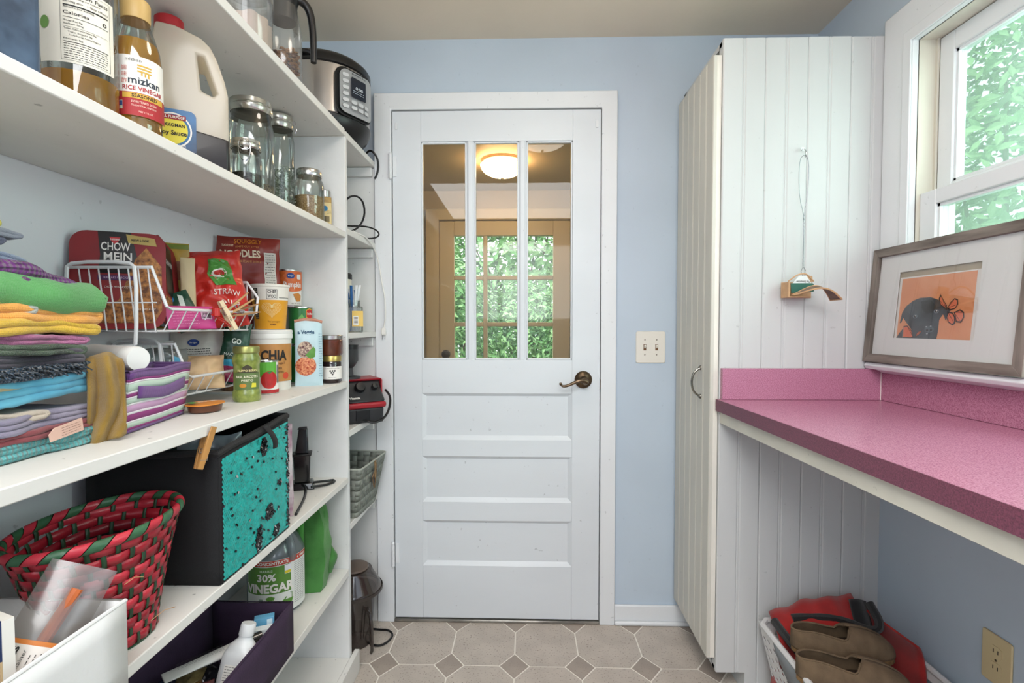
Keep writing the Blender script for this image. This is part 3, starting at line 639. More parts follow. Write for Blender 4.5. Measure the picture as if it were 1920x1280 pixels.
# ================= top shelf =================
t=thing('canister','clear round plastic canister holding a white paper liner on the top shelf','canister',(-.715,1.315,1.868)); R=.057
shell([(.001,0),(R-.004,0),(R,.006),(R,.175),(R*1.03,.178),(R*1.03,.186)],PLASTIC,t,'canister_body')
B().lathe([(R*1.05,.178),(R*1.06,.184),(R*1.06,.196),(R*1.0,.2),(.001,.2)],seg=36).obj('lid',PLASTIC,t)
B().grid(lambda a,b_:Vector(((R-.006-.004*math.sin(a*50))*math.cos(a*2*PI),(R-.006-.004*math.sin(a*50))*math.sin(a*2*PI),.003+.12*b_+(.012*math.sin(a*9) if b_>.5 else 0))),90,2).obj('paper_liner',C('#e6d2c4',.8),t)
t=thing('pitcher','clear pitcher of pecans with black lid and long black handle','jug',(-.690,1.452,1.868)); R=.050
shell([(.001,0),(R-.004,0),(R,.006),(R,.15),(R*.98,.185),(R*.80,.235),(R*.74,.262)],PLASTIC,t,'pitcher_body')
RR=random.Random(9); b=B()
for i in range(360):
    a=RR.uniform(0,6.28); r=(RR.uniform(0,1)**.5)*(R-.009); z=RR.uniform(.006,.135+.02*math.sin(a)); c=Vector((r*math.cos(a),r*math.sin(a),z)); e=Matrix.Rotation(RR.uniform(0,6.28),3,'Z')@Matrix.Rotation(RR.uniform(0,3),3,'X'); b.mt(RR.choice((0,0,1)))
    b.add([c+e@Vector(p) for p in ((-.010,0,0),(0,-.005,.001),(.010,0,0),(0,.005,.001),(0,0,.0045),(0,0,-.0035))],[(0,1,4),(1,2,4),(2,3,4),(3,0,4),(1,0,5),(2,1,5),(3,2,5),(0,3,5)])
o=b.obj('pecans',[mat('pecan','#b98555',.5,var=.3,vs=60),mat('pecan_dark','#7b4d38',.5,var=.3,vs=60)],t,smooth=False); o['kind']='stuff'
B().lathe([(R*.70,.21),(R*.74,.245),(R*.80,.262),(R*.84,.268),(R*.84,.292),(R*.6,.305),(.001,.306)],seg=36).obj('lid',BLACK,t)
b=B(); hd=Vector((math.cos(A(40)),math.sin(A(40)),0))
b.tube([hd*.034+Vector((0,0,.285)),hd*.055+Vector((0,0,.288)),hd*.076+Vector((0,0,.268)),hd*.083+Vector((0,0,.215)),hd*.084+Vector((0,0,.16)),hd*.084+Vector((0,0,.122))],lambda s_:.0125-.004*s_,12,smooth=2); b.obj('handle',BLACK,t)
# --- multicooker
t=thing('multicooker','steel and black electric multicooker with grey control panel on the corner shelf','cooker',(-.735,1.865,1.868)); R=.158
STEELC=mat('cooker_steel','#a8a5a2',.30,1,bump=.08,bs=220,stretch=(1,1,.03))
B().lathe([(.12,0),(.125,.004),(R-.010,.030),(R+.002,.055),(R+.003,.068),(R-.004,.074)],seg=64).obj('base_ring',BLACK,t)
B().lathe([(R-.004,.072),(R-.001,.076),(R-.001,.238),(R-.004,.242)],seg=64,cap=False).obj('steel_shell',STEELC,t)
B().lathe([(R-.002,.238),(R+.004,.243),(R+.004,.262),(R-.002,.272),(R-.02,.286),(R-.05,.298),(.05,.305),(.001,.305)],seg=64).obj('lid',BLACK,t)
b=B(); b.lathe([(.05,.303),(.045,.32),(.03,.328),(.001,.33)],seg=24); b.obj('lid_knob',BLACK,t)
for a in (A(-100),A(80)):
    e=Vector((math.cos(a),math.sin(a),0)); s_=Vector((-e.y,e.x,0)); b=B(); b.tube([e*(R-.005)-s_*.045+Vector((0,0,.258)),e*(R+.010)-s_*.03+Vector((0,0,.262)),e*(R+.010)+s_*.03+Vector((0,0,.262)),e*(R-.005)+s_*.045+Vector((0,0,.258))],.008,8,smooth=2); b.obj('side_handle',BLACK,t)
pa=A(-30); Fp=cylF(R,pa)
b=B(); b.add([],[]); po=rrect(.150,.165,.03,6,0,.148); pi=rrect(.132,.148,.024,6,.004,.149)
F2=lambda u,v,w:Fp(u,v,w)
b.prism(po,lambda u,v,w:Fp(u,v,w-.002),.016); cp=b.obj('panel_surround',BLACK,t,bev=.003)
B().prism(pi,lambda u,v,w:Fp(u,v,w+.0135),.003).obj('control_panel',mat('panel_silver','#aeb0b2',.4,.3),cp)
B().prism(rrect(.060,.066,.004,3,.006,.170),lambda u,v,w:Fp(u,v,w+.0163),.001).obj('display_screen',C('#1b2230',.2),cp)
Fs=lambda u,v,w=0:Fp(u,v,.0176+w)
txt('Instant Pot',.009,Fs,C('#333940'),cp,.006,.213,.0,.058,bold=.02); txt('0:00',.016,Fs,C('#dfe8ef'),cp,.006,.168,.0,.030); fakelines(Fs,-.018,.028,.150,.157,2,C('#c9d2da'),cp,.0015,8,0)
b=B()
for i in range(6): b.prism(rrect(.020,.012,.005,3,-.043,.203-.021*i),lambda u,v,w:Fs(u,v,w-.001),.0012)
for i in range(2):
    for j in range(3): b.prism(rrect(.020,.012,.005,3,-.014+.027*j,.118-.019*i),lambda u,v,w:Fs(u,v,w-.001),.0012)
b.obj('button',C('#c6c8ca',.5),cp)
t=B().tube([(-.655,2.030,1.872),(-.628,2.012,1.90),(-.606,2.000,1.905),(-.585,2.008,1.880),(-.5835,2.022,1.845),(-.592,2.024,1.815),(-.600,2.024,1.80)],.004,8,smooth=2).obj('power_cord',BLACK); adopt(t,'multicooker')

# ================= corner shelves =================
b=B(); b.tube([(-.70,1.90,1.553),(-.69,1.86,1.60),(-.655,1.83,1.665),(-.625,1.84,1.69),(-.600,1.87,1.68),(-.600,1.90,1.63),(-.625,1.90,1.58),(-.665,1.86,1.552),(-.72,1.84,1.549)],.0036,8,smooth=2)
tag(b.obj('appliance_cord',BLACK),'thick black cord looping up above the second corner shelf','cord')
b=B(); b.tube([(-.72,1.93,1.60),(-.68,1.95,1.598),(-.62,1.96,1.600),(-.575,1.955,1.585),(-.560,1.950,1.563),(-.58,1.94,1.548),(-.625,1.93,1.548),(-.645,1.95,1.549),(-.66,1.99,1.549)],.003,8,smooth=2)
tag(b.obj('appliance_cord',BLACK),'thinner black cord lying in a flat loop on the second corner shelf','cord')
t=thing('extension_cord','white cord hanging from the corner shelf down past the door casing','cord',(0,0,0)); WP=C('#e6e4df',.4)
b=B(); b.tube([(-.69,1.78,1.549),(-.65,1.77,1.550),(-.64,1.80,1.549),(-.625,1.82,1.553),(-.607,1.86,1.551),(-.597,1.92,1.545),(-.594,1.98,1.520),(-.590,2.015,1.49),(-.580,2.020,1.43),(-.573,2.020,1.38),(-.562,2.020,1.33),(-.560,2.021,1.25),(-.568,2.022,1.206)],.0028,8,smooth=2); b.obj('flex',WP,t)
for p in ((-.65,1.775,1.551),(-.622,1.83,1.553)): B().lathe([(.001,-.006),(.006,-.004),(.006,.004),(.001,.006)],p,12).obj('cord_knot',WP,t)
b=B(); b.prism([(-.007,0),(.007,0),(.009,-.012),(.009,-.030),(-.009,-.030),(-.009,-.012)],lambda u,v,w:Vector((-.568+u,2.014+w,1.206+v)),.012); b.obj('plug_body',WP,t,bev=.003)
for s_ in (-.005,.005): B().box(-.568+s_-.0008,2.017,1.160,-.568+s_+.0008,2.022,1.177).obj('plug_blade',CHROME,t)
t=thing('twist_tie_jar','square glass jar of blue and white strips with yellow barcode label','jar',(-.632,1.850,1.190),A(-62))
b=B(); b.prism(rrect(.062,.062,.012,4),lambda u,v,w:Vector((u,v,w)),.094); b.obj('jar_body',glass('tie_jar_glass','#dfe2de',.14,haze=.12),t,bev=.004)
B().lathe([(.026,.092),(.024,.10),(.024,.118)],seg=28,cap=False).obj('jar_neck',GLASS,t)
RR=random.Random(4)
for i in range(8):
    a=RR.uniform(0,6.28); r0=.016; x0,y0_=r0*math.cos(a),r0*math.sin(a); x1,y1_=RR.uniform(-.022,.022),-.022+.044*i/7; z1=.155+RR.uniform(-.01,.016)
    bl=i%2; F=lambda u,v,w=0:Vector((x0*.6*(1-v)+x1*v,-x0*.0+y0_*.6*(1-v)+y1_*v+u,.006+v*z1))
    b=B(); b.grid(lambda p,q_:F((p-.5)*.0095,q_),1,6); b.obj('strip',[C('#1f5f9e'),C('#dfe3e6')][bl],t,solid=.001)
Fy=planeF((.0315,0,0),(0,1,0),(0,0,1)); lb=B().rect(Fy,-.010,.022,.029,.078,.0004).obj('label',C('#e3bf67'),t); B().rect(Fy,-.006,.026,.012,.060,.0007).obj('barcode_patch',PAPER,lb); bars(Fy,[(-.003,.031+.0045*i,.010,.033+.0045*i) for i in range(6)],C('#4a3444'),lb,.0011,'barcode')
t=thing('candle_stand','cream flared stand with black cap, half hidden behind the divider','stand',(-.708,1.945,1.190))
B().lathe([(.045,0),(.047,.004),(.042,.01),(.02,.03),(.018,.105),(.030,.118),(.062,.128),(.064,.134),(.040,.142),(.036,.17),(.036,.205)],seg=32).obj('stand_body',C('#ddd8c6',.5),t)
B().lathe([(.038,.203),(.038,.222),(.034,.226),(.001,.226)],seg=32).obj('cap',BLACK,t)
# blender base
t=thing('blender_base','black blender motor base with red trim band and control knobs','blender',(-.645,1.905,.855),A(-55+90)); RED=C('#a01f2b',.35)
# local: x right along its front, -y front
def slab(pts,w_,m,name,par,bev=.004): return B().prism(pts,lambda u,v,w:Vector((w-w_/2,u,v)),w_).obj(name,m,par,bev=bev)
DG2=mat('blender_grey','#2d2e31',.45,var=.2,vs=20)
slab([(-.085,0),(.09,0),(.09,.060),(-.092,.060)],.160,DG2,'lower_housing',t,.01)
slab([(-.100,.056),(.095,.056),(.095,.080),(-.104,.078)],.172,RED,'trim_band',t,.008)
slab([(-.100,.0785),(.094,.0785),(.094,.150),(-.030,.150),(-.050,.118)],.168,DG2,'upper_housing',t,.008)
slab([(-.030,.1505),(.094,.1505),(.094,.159),(-.036,.159)],.180,RED,'top_cover',t,.003)
for sx_ in (-1,1): B().box(sx_*.086-.003,-.045,.08,sx_*.086+.003,.09,.156).obj('side_cover',RED,t,bev=.002)
Fk=lambda cx,cz:(lambda p:Vector((cx+p.x,-.052-.008*0+p.y*.55-p.z*.83,cz+p.y*.83+p.z*.55)))
for cx,r in ((0,.020),(-.055,.011),(.055,.012)):
    B().lathe([(r,0),(r,.008),(r*.8,.018),(.001,.019)],seg=22,F=lambda p,cx=cx:Vector((cx+p.x,-.050-p.z*.87+p.y*.45,.128+p.y*.87+p.z*.45))).obj('control_knob',BLACK,t)
txt('Vitamix',.016,planeF((-.03,-.0905,.094),(1,0,0),(0,.62,.5)),PAPER,t,0,0,.0025,.040,bold=.03)
slab([(-.089,.012),(-.0935,.012),(-.0935,.05),(-.089,.05)],.05,BLACK,'vent_recess',t,.001)
for sx_ in (-.07,.07):
    for sy_ in (-.07,.07): B().lathe([(.011,-.0),(.011,.006)],(sx_,sy_,-.0),14).obj('rubber_foot',BLACK,t)
b=B(); b.tube([(-.618,1.845,.875),(-.578,1.825,.865),(-.548,1.835,.858),(-.523,1.87,.872),(-.512,1.895,.905),(-.517,1.925,.945),(-.545,1.955,.965)],.0045,8,smooth=2); adopt(b.obj('power_cord',BLACK),'blender_base')
t=thing('grinder_cup','small black grinder cup standing on top of the blender base','cup',(-.668,1.900,1.0145))
B().lathe([(.042,0),(.042,.008),(.016,.012),(.014,.040),(.024,.052),(.034,.068),(.035,.115),(.031,.120),(.001,.12)],seg=28).obj('cup_body',mat('charcoal_plastic','#3a3b3d',.5),t)
B().lathe([(.036,.112),(.036,.128),(.001,.129)],seg=28).obj('lid',BLACK,t)
# woven basket builder: path(t,h) -> (point, outward normal)
def woven(t,path,ns,nr,mats_w,mats_s,amp=.0018,gap=.12,closed=True,sfrac=.5,name=('weaver_band','stake_band'),jit=0,h0=0,h1=1):
    R=random.Random(ns*7+nr)
    for i in range(nr):
        ha=h0+(h1-h0)*(i+gap*.5)/nr; hb=h0+(h1-h0)*(i+1-gap*.5)/nr; N=ns*4; b=B(); ph=R.uniform(-1,1)
        def f(a,c):
            h=ha+(hb-ha)*c+jit*math.sin(a*6.28*3+ph*3)*.3/nr
            p,n=path(a,h); return p+n*(amp*math.cos(PI*ns*a+PI*i))
        b.grid(f,N,1,closeu=closed); b.obj(name[0],mats_w[i%len(mats_w)],t,solid=.0009)
    for j in range(ns):
        tc=(j)/ns; hw=.5/ns*sfrac; b=B()
        def f(a,c):
            tt=(tc-hw+2*hw*a)%1; h=h0+(h1-h0)*c; p,n=path(tt,h)
            return p-n*(amp*math.cos(PI*j+PI*(c*nr-.5)))
        b.grid(f,1,nr*4); b.obj(name[1],mats_s[j%len(mats_s)],t,solid=.0009)
# ---- grey woven basket on the lower corner shelf
t=thing('woven_basket','grey woven strap basket with twine bow overhanging the corner shelf','basket',(-.668,1.865,.530),A(-4))
def boxpath(w0,d0,w1,d1,H,r=.012):
    def path(a,h):
        w_=w0+(w1-w0)*h; d_=d0+(d1-d0)*h; P=2*(w_+d_); s_=(a%1)*P
        x,y=-w_/2,-d_/2
        if s_<w_: p=Vector((x+s_,y)); n=Vector((0,-1))
        elif s_<w_+d_: p=Vector((w_/2,y+s_-w_)); n=Vector((1,0))
        elif s_<2*w_+d_: p=Vector((w_/2-(s_-w_-d_),d_/2)); n=Vector((0,1))
        else: p=Vector((x,d_/2-(s_-2*w_-d_))); n=Vector((-1,0))
        # round corners: pull in
        for cx,cy in ((1,1),(1,-1),(-1,1),(-1,-1)):
            c=Vector((cx*(w_/2-r),cy*(d_/2-r)))
            if (p.x-c.x)*cx>0 and (p.y-c.y)*cy>0:
                q=(p-c).normalized(); p=c+q*r; n=q
        return Vector((p.x,p.y,h*H)),Vector((n.x,n.y,0))
    return path
GW=[mat('grey_strap','#8a8f86',.7,var=.25,vs=30,bump=.5,bs=200,stretch=(1,1,.2)),mat('grey_strap_dark','#767b72',.7,var=.25,vs=30,bump=.5,bs=200)]
bp_=boxpath(.150,.190,.215,.262,.185); woven(t,bp_,36,9,GW,GW[::-1],amp=.0009,gap=.06,sfrac=.92)
B().box(-.074,-.094,.001,.074,.094,.004).obj('basket_bottom',GW[1],t)
b=B(); b.tube([bp_(i/60,1.0)[0] for i in range(60)],.0035,8,closed=True); b.obj('rim_cord',mat('grey_rim','#a3a79e',.6),t)
TW=mat('jute_twine','#8f7250',.9,var=.3,vs=60)
b=B(); b.tube([(.108,.0,.186),(.112,.01,.165),(.108,.004,.135),(.106,.012,.105)],.0022,6,smooth=2); b.tube([(.108,.0,.186),(.113,-.008,.16),(.109,-.002,.12)],.0022,6,smooth=2); b.tube([(.104,-.01,.186),(.114,.0,.180),(.104,.012,.186)],.003,6,smooth=2); b.obj('twine_bow',TW,t)
b=B(); b.prism([(-.022,0),(-.004,.022),(.010,.02),(.016,-.012),(.018,-.052),(.006,-.040),(-.012,-.016)],lambda u,v,w:Vector((.106-.0*w+v*.18+w,u,.128+v)),.002); tg=b.obj('dark_tag',mat('tag_dark','#3d3432',.6,var=.3,vs=60),t)
b=B(); b.tube([(.108+v*.18,u,.128+v) for u,v in ((-.022,0),(-.004,.022),(.010,.02),(.016,-.012),(.018,-.052),(.006,-.040),(-.012,-.016))],.0018,6,closed=True); b.obj('tag_edge',TW,tg)
# ---- smoked plastic container on floor
t=thing('smoked_container','smoked clear plastic blender container standing upside down on the floor','container',(-.655,1.895,0)); SM=glass('smoked_plastic','#a89e9a',.16,.05,haze=.22,hcol='#7b6f69')
SM2=glass('smoked_plastic_dark','#8f837e',.18,.06,haze=.45,hcol='#6a5d56')
B().lathe([(.060,0),(.062,.002),(.080,.205),(.080,.21)],seg=40,cap=False).obj('container_body',SM,t)
B().lathe([(.104,.205),(.105,.212),(.100,.222),(.072,.27),(.066,.285),(.03,.292),(.001,.292)],seg=48,cap=False).obj('container_base',SM2,t)
B().lathe([(.1065,.204),(.108,.209),(.1065,.216)],seg=48,cap=False).obj('base_rim',C('#3b3431',.3),t)
B().lathe([(.055,.29),(.053,.296),(.03,.299),(.001,.299)],seg=32).obj('cap_disc',C('#6b5c53',.4),t)
b=B(); b.tube([(.058,-.045,.155),(.088,-.072,.145),(.092,-.078,.02),(.085,-.070,.005)],.006,8,smooth=1); b.tube([(.055,-.03,.16),(.075,-.05,.150),(.078,-.05,.02)],.004,8,smooth=1); b.obj('handle',SM2,t)
b=B(); b.tube([(-.610,1.97,.006),(-.575,1.965,.006),(-.54,1.955,.012),(-.515,1.935,.006),(-.522,1.895,.005),(-.545,1.865,.005),(-.575,1.868,.005),(-.60,1.885,.005)],.004,8,smooth=2); tag(b.obj('floor_cord',BLACK),'black cord looping out on the floor beside the smoked container','cord')
# ================= COUNTER-HEIGHT SHELF (top z 1.028) =================
Z=1.028
# folded cloths: serpentine cross-section in (y,z), run through x
def cloth(name,label,m,x0,x1,ya,yb,z0,h,layers,th=.006,seed=1,cat='cloth',droop=0,tilt=0,wob=.0095,skew=0):
    """folded cloth lying along the shelf; one thick band runs to and fro and turns at yb (right end)"""
    R=random.Random(seed); pts=[]; n=layers; step=h/n
    for i in range(n):
        zc=z0+step*(i+.5); ys=[ya+(yb-ya)*k/9 for k in range(10)]
        if i%2: ys=ys[::-1]
        endr=R.uniform(-.010,.004)
        for k,y in enumerate(ys):
            f=(y-ya)/(yb-ya); pts.append((y+endr*f, zc+step*.16*math.sin(f*7+i+seed)*f-droop*f**2.5+tilt*f**2))
        if i<n-1:
            yy=yb+endr+step*.5 if i%2==0 else ya-step*.4; f=1 if i%2==0 else 0
            pts.append((yy,zc+step*.5-droop*f+tilt*f))
    P=[Vector((a,b_)) for a,b_ in pts]
    for _ in range(2):
        Q=[P[0]]
        for i in range(len(P)-1): Q+=[P[i]*.75+P[i+1]*.25,P[i]*.25+P[i+1]*.75]
        P=Q+[P[-1]]
    N=len(P); hw=step*.56; nr=[]
    for i in range(N):
        t=(P[min(i+1,N-1)]-P[max(i-1,0)]); t=t.normalized() if t.length>1e-8 else Vector((1,0)); nr.append(Vector((-t.y,t.x)))
    up_=[(i,1) for i in range(N)]; dn=[(i,-1) for i in range(N-1,-1,-1)]; ring=up_+['e']+dn+['s']
    te=(P[-1]-P[-2]).normalized(); ts=(P[0]-P[1]).normalized()
    xs=[x0+(x1-x0-hw)*k/10 for k in range(11)]+[x1-hw+hw*math.sin(q_) for q_ in (.35,.7,1.05,1.35,1.57)]
    vs=[];fs=[];M_=len(ring)
    for x in xs:
        q_=max(0,(x-(x1-hw))/hw); k=max(.06,(1-q_*q_)**.5)
        for e in ring:
            if e=='e': p=P[-1]+te*hw*.9*k
            elif e=='s': p=P[0]+ts*hw*.9*k
            else: p=P[e[0]]+nr[e[0]]*(e[1]*hw*k)
            g=(.0,.0) if wob==0 else (nz((x*.6,p.x,p.y*.5),20,seed),nz((x,p.x,p.y),60,seed+3))
            vs.append((x+wob*1.3*nz((0,p.x*1.0,p.y),16,seed+9),p.x+wob*.5*g[0],max(Z+.0015,p.y+min(step*.4,wob*.9)*g[0]+.0016*g[1])))
    for j in range(len(xs)-1):
        for i in range(M_): fs.append((j*M_+i,j*M_+(i+1)%M_,(j+1)*M_+(i+1)%M_,(j+1)*M_+i))
    j=len(xs)-1   # front cap as strip of quads across the band
    for i in range(N-1): fs.append((j*M_+i,j*M_+i+1,j*M_+(2*N-i-1),j*M_+(2*N-i)))
    b=B(); b.add(vs,fs); o=b.obj(name,m,None,ang=80); return tag(o,label,cat,None)
W=weave
TEAL=W('teal_waffle','#5fa8a8',45,1.0); GRP='folded cloths in the stack on the shelf'
cl=[
('dish_towel','teal waffle-weave towel at the very bottom of the cloth stack',TEAL,-.885,-.690,.44,.815,1.030,.024,2,5,0,.0),
('dish_towel','dark red folded cloth with a pale care tag just above the teal towel',W('dark_red_cloth','#8c3f45',300,.3),-.88,-.695,.45,.785,1.054,.014,2,6,0,0),
('napkin','lavender grey linen napkin folded above the dark red cloth',W('lavender_cloth','#9d94a6',300,.4,col2='#7e7890'),-.88,-.692,.44,.79,1.068,.022,3,7,0,0),
('napkin','cream linen napkin sagging on the lavender napkin',W('cream_cloth','#cfc0ae',300,.4),-.88,-.698,.42,.715,1.083,.016,2,8,.006,0),
('napkin','bright aqua cotton napkin, its folded corner turned up in the stack',W('aqua_cloth','#6fc2d8',400,.3,col2='#4f9fc0'),-.88,-.690,.44,.800,1.098,.034,3,9,0,.016),
('napkin','beige napkin folded flat above the aqua one',W('beige_cloth','#cdb684',300,.4),-.88,-.700,.42,.76,1.126,.015,2,10,0,0),
('towel','fringed petrol blue towel in the middle of the stack',W('petrol_towel','#40566a',60,1.2,col2='#24333f'),-.88,-.690,.44,.79,1.139,.020,2,11,0,0),
('napkin','dark purple grey napkin folded below the green patterned cloth',W('plum_grey_cloth','#4a4552',300,.4,col2='#332f3a'),-.88,-.692,.43,.772,1.157,.022,3,12,0,0),
('napkin','black and green patterned cloth folded on the dark napkin',W('green_black_cloth','#5f7d5a',200,.8,col2='#20281f'),-.88,-.688,.44,.780,1.178,.014,2,13,.008,0),
('towel','pink terry cloth peeking out under the yellow and orange towels',W('pink_cloth','#b9739a',140,.3),-.88,-.700,.52,.795,1.188,.014,2,14,.004,0),
('towel','golden yellow terry towel folded inside the orange towel',W('yellow_terry','#dbb33a',120,.3),-.88,-.694,.46,.800,1.200,.022,2,15,0,0),
('towel','orange terry towel folded round above the yellow one',W('orange_terry','#e8a44e',120,.3),-.88,-.690,.50,.815,1.218,.026,2,16,0,0),
('washcloth','grey white folded washcloth between the orange and green towels',W('grey_cloth','#a9aba4',140,.3),-.88,-.700,.42,.70,1.228,.014,2,17,0,0),
('towel','bright green microfibre towel with rounded folded end',W('green_microfibre','#5fa55f',150,.3),-.88,-.688,.42,.822,1.240,.046,1,18,0,0),
('towel','purple waffle-weave towel sloping down at its right end',W('purple_waffle','#7a3f82',45,1.2),-.885,-.700,.44,.780,1.280,.036,2,19,.030,0),
('cloth','light blue denim cloth with frayed corner near the top',W('light_denim','#8fa0b8',300,.5),-.885,-.72,.44,.715,1.314,.012,2,20,.012,0),
('cloth','dark blue grey folded cloth near the top of the stack',W('slate_cloth','#56617a',300,.5),-.885,-.725,.44,.695,1.327,.012,2,21,0,0),
('cloth','pale grey blue cloth folded under the yellow cloth',W('pale_slate_cloth','#8b95a3',300,.5),-.885,-.722,.44,.712,1.339,.012,2,22,0,0),
('cloth','small yellow cloth on the very top of the stack',W('top_yellow','#d8d05c',140,.3),-.885,-.73,.44,.690,1.352,.016,2,23,0,0)]
for a in cl: cloth(a[0],a[1],a[2],a[3],a[4],a[5],a[6],a[7],a[8],a[9],seed=a[10],droop=a[11],tilt=a[12])
# fringe of the petrol towel and tag of red cloth
b=B(); RR=random.Random(3)
for i in range(220):
    y=RR.uniform(.5,.772); z=1.150+RR.uniform(-.007,.009); L=RR.uniform(.006,.013); x=-.688
    b.tube([(x-.006,y,z),(x+L*.5,y+RR.uniform(-.004,.004),z-.001),(x+L,y+RR.uniform(-.006,.006),z-L*.4)],.0011,4)
o=b.obj('fringe',W('petrol_towel','#40566a')); o['kind']='stuff'; tag(o,'petrol blue yarn fringe along the edge of the middle towel','fringe')
ct_=D.objects['dish_towel.001']
Ft=planeF((-.683,.735,1.060),(-.1,1,.1),(0,-.05,1)); tg=B().prism([(-.032,-.009),(.030,-.010),(.028,.010),(-.024,.009),(-.034,.002)],lambda u,v,w:Ft(u,v,w-.001),.0012).obj('care_tag',C('#d9b3a3',.8),ct_)
fakelines(Ft,-.012,.024,-.006,.005,4,C('#7b5a50'),tg,.0006,3,.0006)
# mustard cloth draped over the right end
b=B()
def f(u,v):
    bx,by=-.706+.036*u,.794+.030*u
    if v<.35:   # top part running back onto the pile
        q=v/.35; z=1.148+.010*math.sin(q*PI/2); o_=-(1-q)*.07
    else:
        q=(v-.35)/.65; z=1.158-.122*q; o_=.004+.020*math.sin(q*2.4+.3)
    e=nz((u*.2,v*.3,0),14,4); fold=.008*math.sin(u*9+v*6+1.5*math.sin(v*7))*min(1,v*2)
    return Vector((bx+o_*.70+fold*.7+.012*e*.7, by-o_*.72-fold*.7-.006*e, z+.006*e+.012*math.sin(u*PI)*(v<.5)-.02*(1-u)*(v>.7)))
b.grid(f,30,44); tag(b.obj('napkin',W('mustard_cloth','#a5822f',300,.5,col2='#8a6a24'),None,solid=.0045,ang=80),'mustard napkin draped down over the right end of the cloth stack','cloth')
# ---- striped fabric bin
t=thing('striped_bin','purple, white and green striped fabric bin in front of the wire baskets','bin',(0,0,0))
P0=[(-.790,.930),(-.681,.832),(-.722,1.045),(-.790,1.045)]; T0=[(-.798,.915),(-.670,.838),(-.716,1.062),(-.798,1.062)]
def binpt(k,a,h):  # wall k, fraction a along, height h
    k2=(k+1)%4; p=Vector(P0[k]).lerp(Vector(P0[k2]),a); q=Vector(T0[k]).lerp(Vector(T0[k2]),a); r=p.lerp(q,h)
    bul=.006*math.sin(PI*a)*math.sin(PI*h); return Vector((r.x+bul*(1 if k==1 else 0),r.y-bul*(k==0),Z+.002+.104*h+.002*math.sin(3*PI*a)*h*(k==1)))
SM_=[W('purple_fabric','#6d3f86',300,.4),C('#b9cdbf',.8),C('#e2dde3',.8),C('#8c3a78',.8),C('#c9a0c4',.8)]
str_=[(0,.05,0),(.05,.09,3),(.09,.17,1),(.17,.20,2),(.20,.31,3),(.31,.35,2),(.35,.46,4),(.46,.49,2),(.49,.57,1),(.57,.60,2),(.60,.66,3),(.66,.69,2),(.69,.82,1),(.82,.85,2),(.85,.89,3),(.89,1.0,0)]
b=B()
for k in range(4):
    for h0,h1,mi in str_: b.mt(mi).grid(lambda a,c,k=k,h0=h0,h1=h1:binpt(k,a,h0+(h1-h0)*c),12,2)
b.obj('bin_walls',SM_,t,solid=.004,ang=60)
b=B(); b.prism([(p[0],p[1]) for p in P0],lambda u,v,w:Vector((u,v,Z+.001+w)),.004); b.obj('bin_base',SM_[0],t)
b=B(); b.grid(lambda a,c:binpt(1,.12+.76*a,.52+.20*c+.05*math.sin(PI*a)*-1+.03)+Vector((.004,0,0)),14,3); b.obj('fabric_handle',SM_[0],t,solid=.003)
b=B(); b.tube([binpt(k,a/8,1)+Vector((0,0,.001)) for k in range(4) for a in range(8)],.0028,6,closed=True); b.obj('rim_piping',SM_[0],t)
# white bottle lying on it
t=thing('lotion_bottle','white squeeze bottle lying on its side with round white cap toward the aisle','bottle',(-.712,.895,1.156)); dirv=Vector((.80,-.26,-.03)).normalized()
rotm=dirv.to_track_quat('Z','Y').to_matrix(); FF=lambda p:rotm@Vector(p)
B().lathe([(.001,-.125),(.018,-.115),(.021,-.10),(.0205,-.02),(.020,-.002)],seg=28,F=FF).obj('bottle_body',C('#ddd9d6',.35),t)
B().lathe([(.0215,-.006),(.0222,-.004),(.0222,.016),(.0205,.0205),(.001,.021)],seg=36,F=FF).obj('cap',C('#e9e9e6',.4),t)
Fc_=planeF(FF((0,0,.0212)),FF((.35,.95,0)) if False else Vector((.2,.95,.22)),Vector((.0,-.2,1))); txt('oxo',.011,planeF(FF((0,0,.0212)),rotm@Vector((-.3,1,0)) if (rotm@Vector((0,1,0))).y>0 else rotm@Vector((.3,-1,0)),rotm@Vector((1,.3,0)) if (rotm@Vector((1,0,0))).z>0 else rotm@Vector((-1,-.3,0))),C('#cfcfcb'),t)
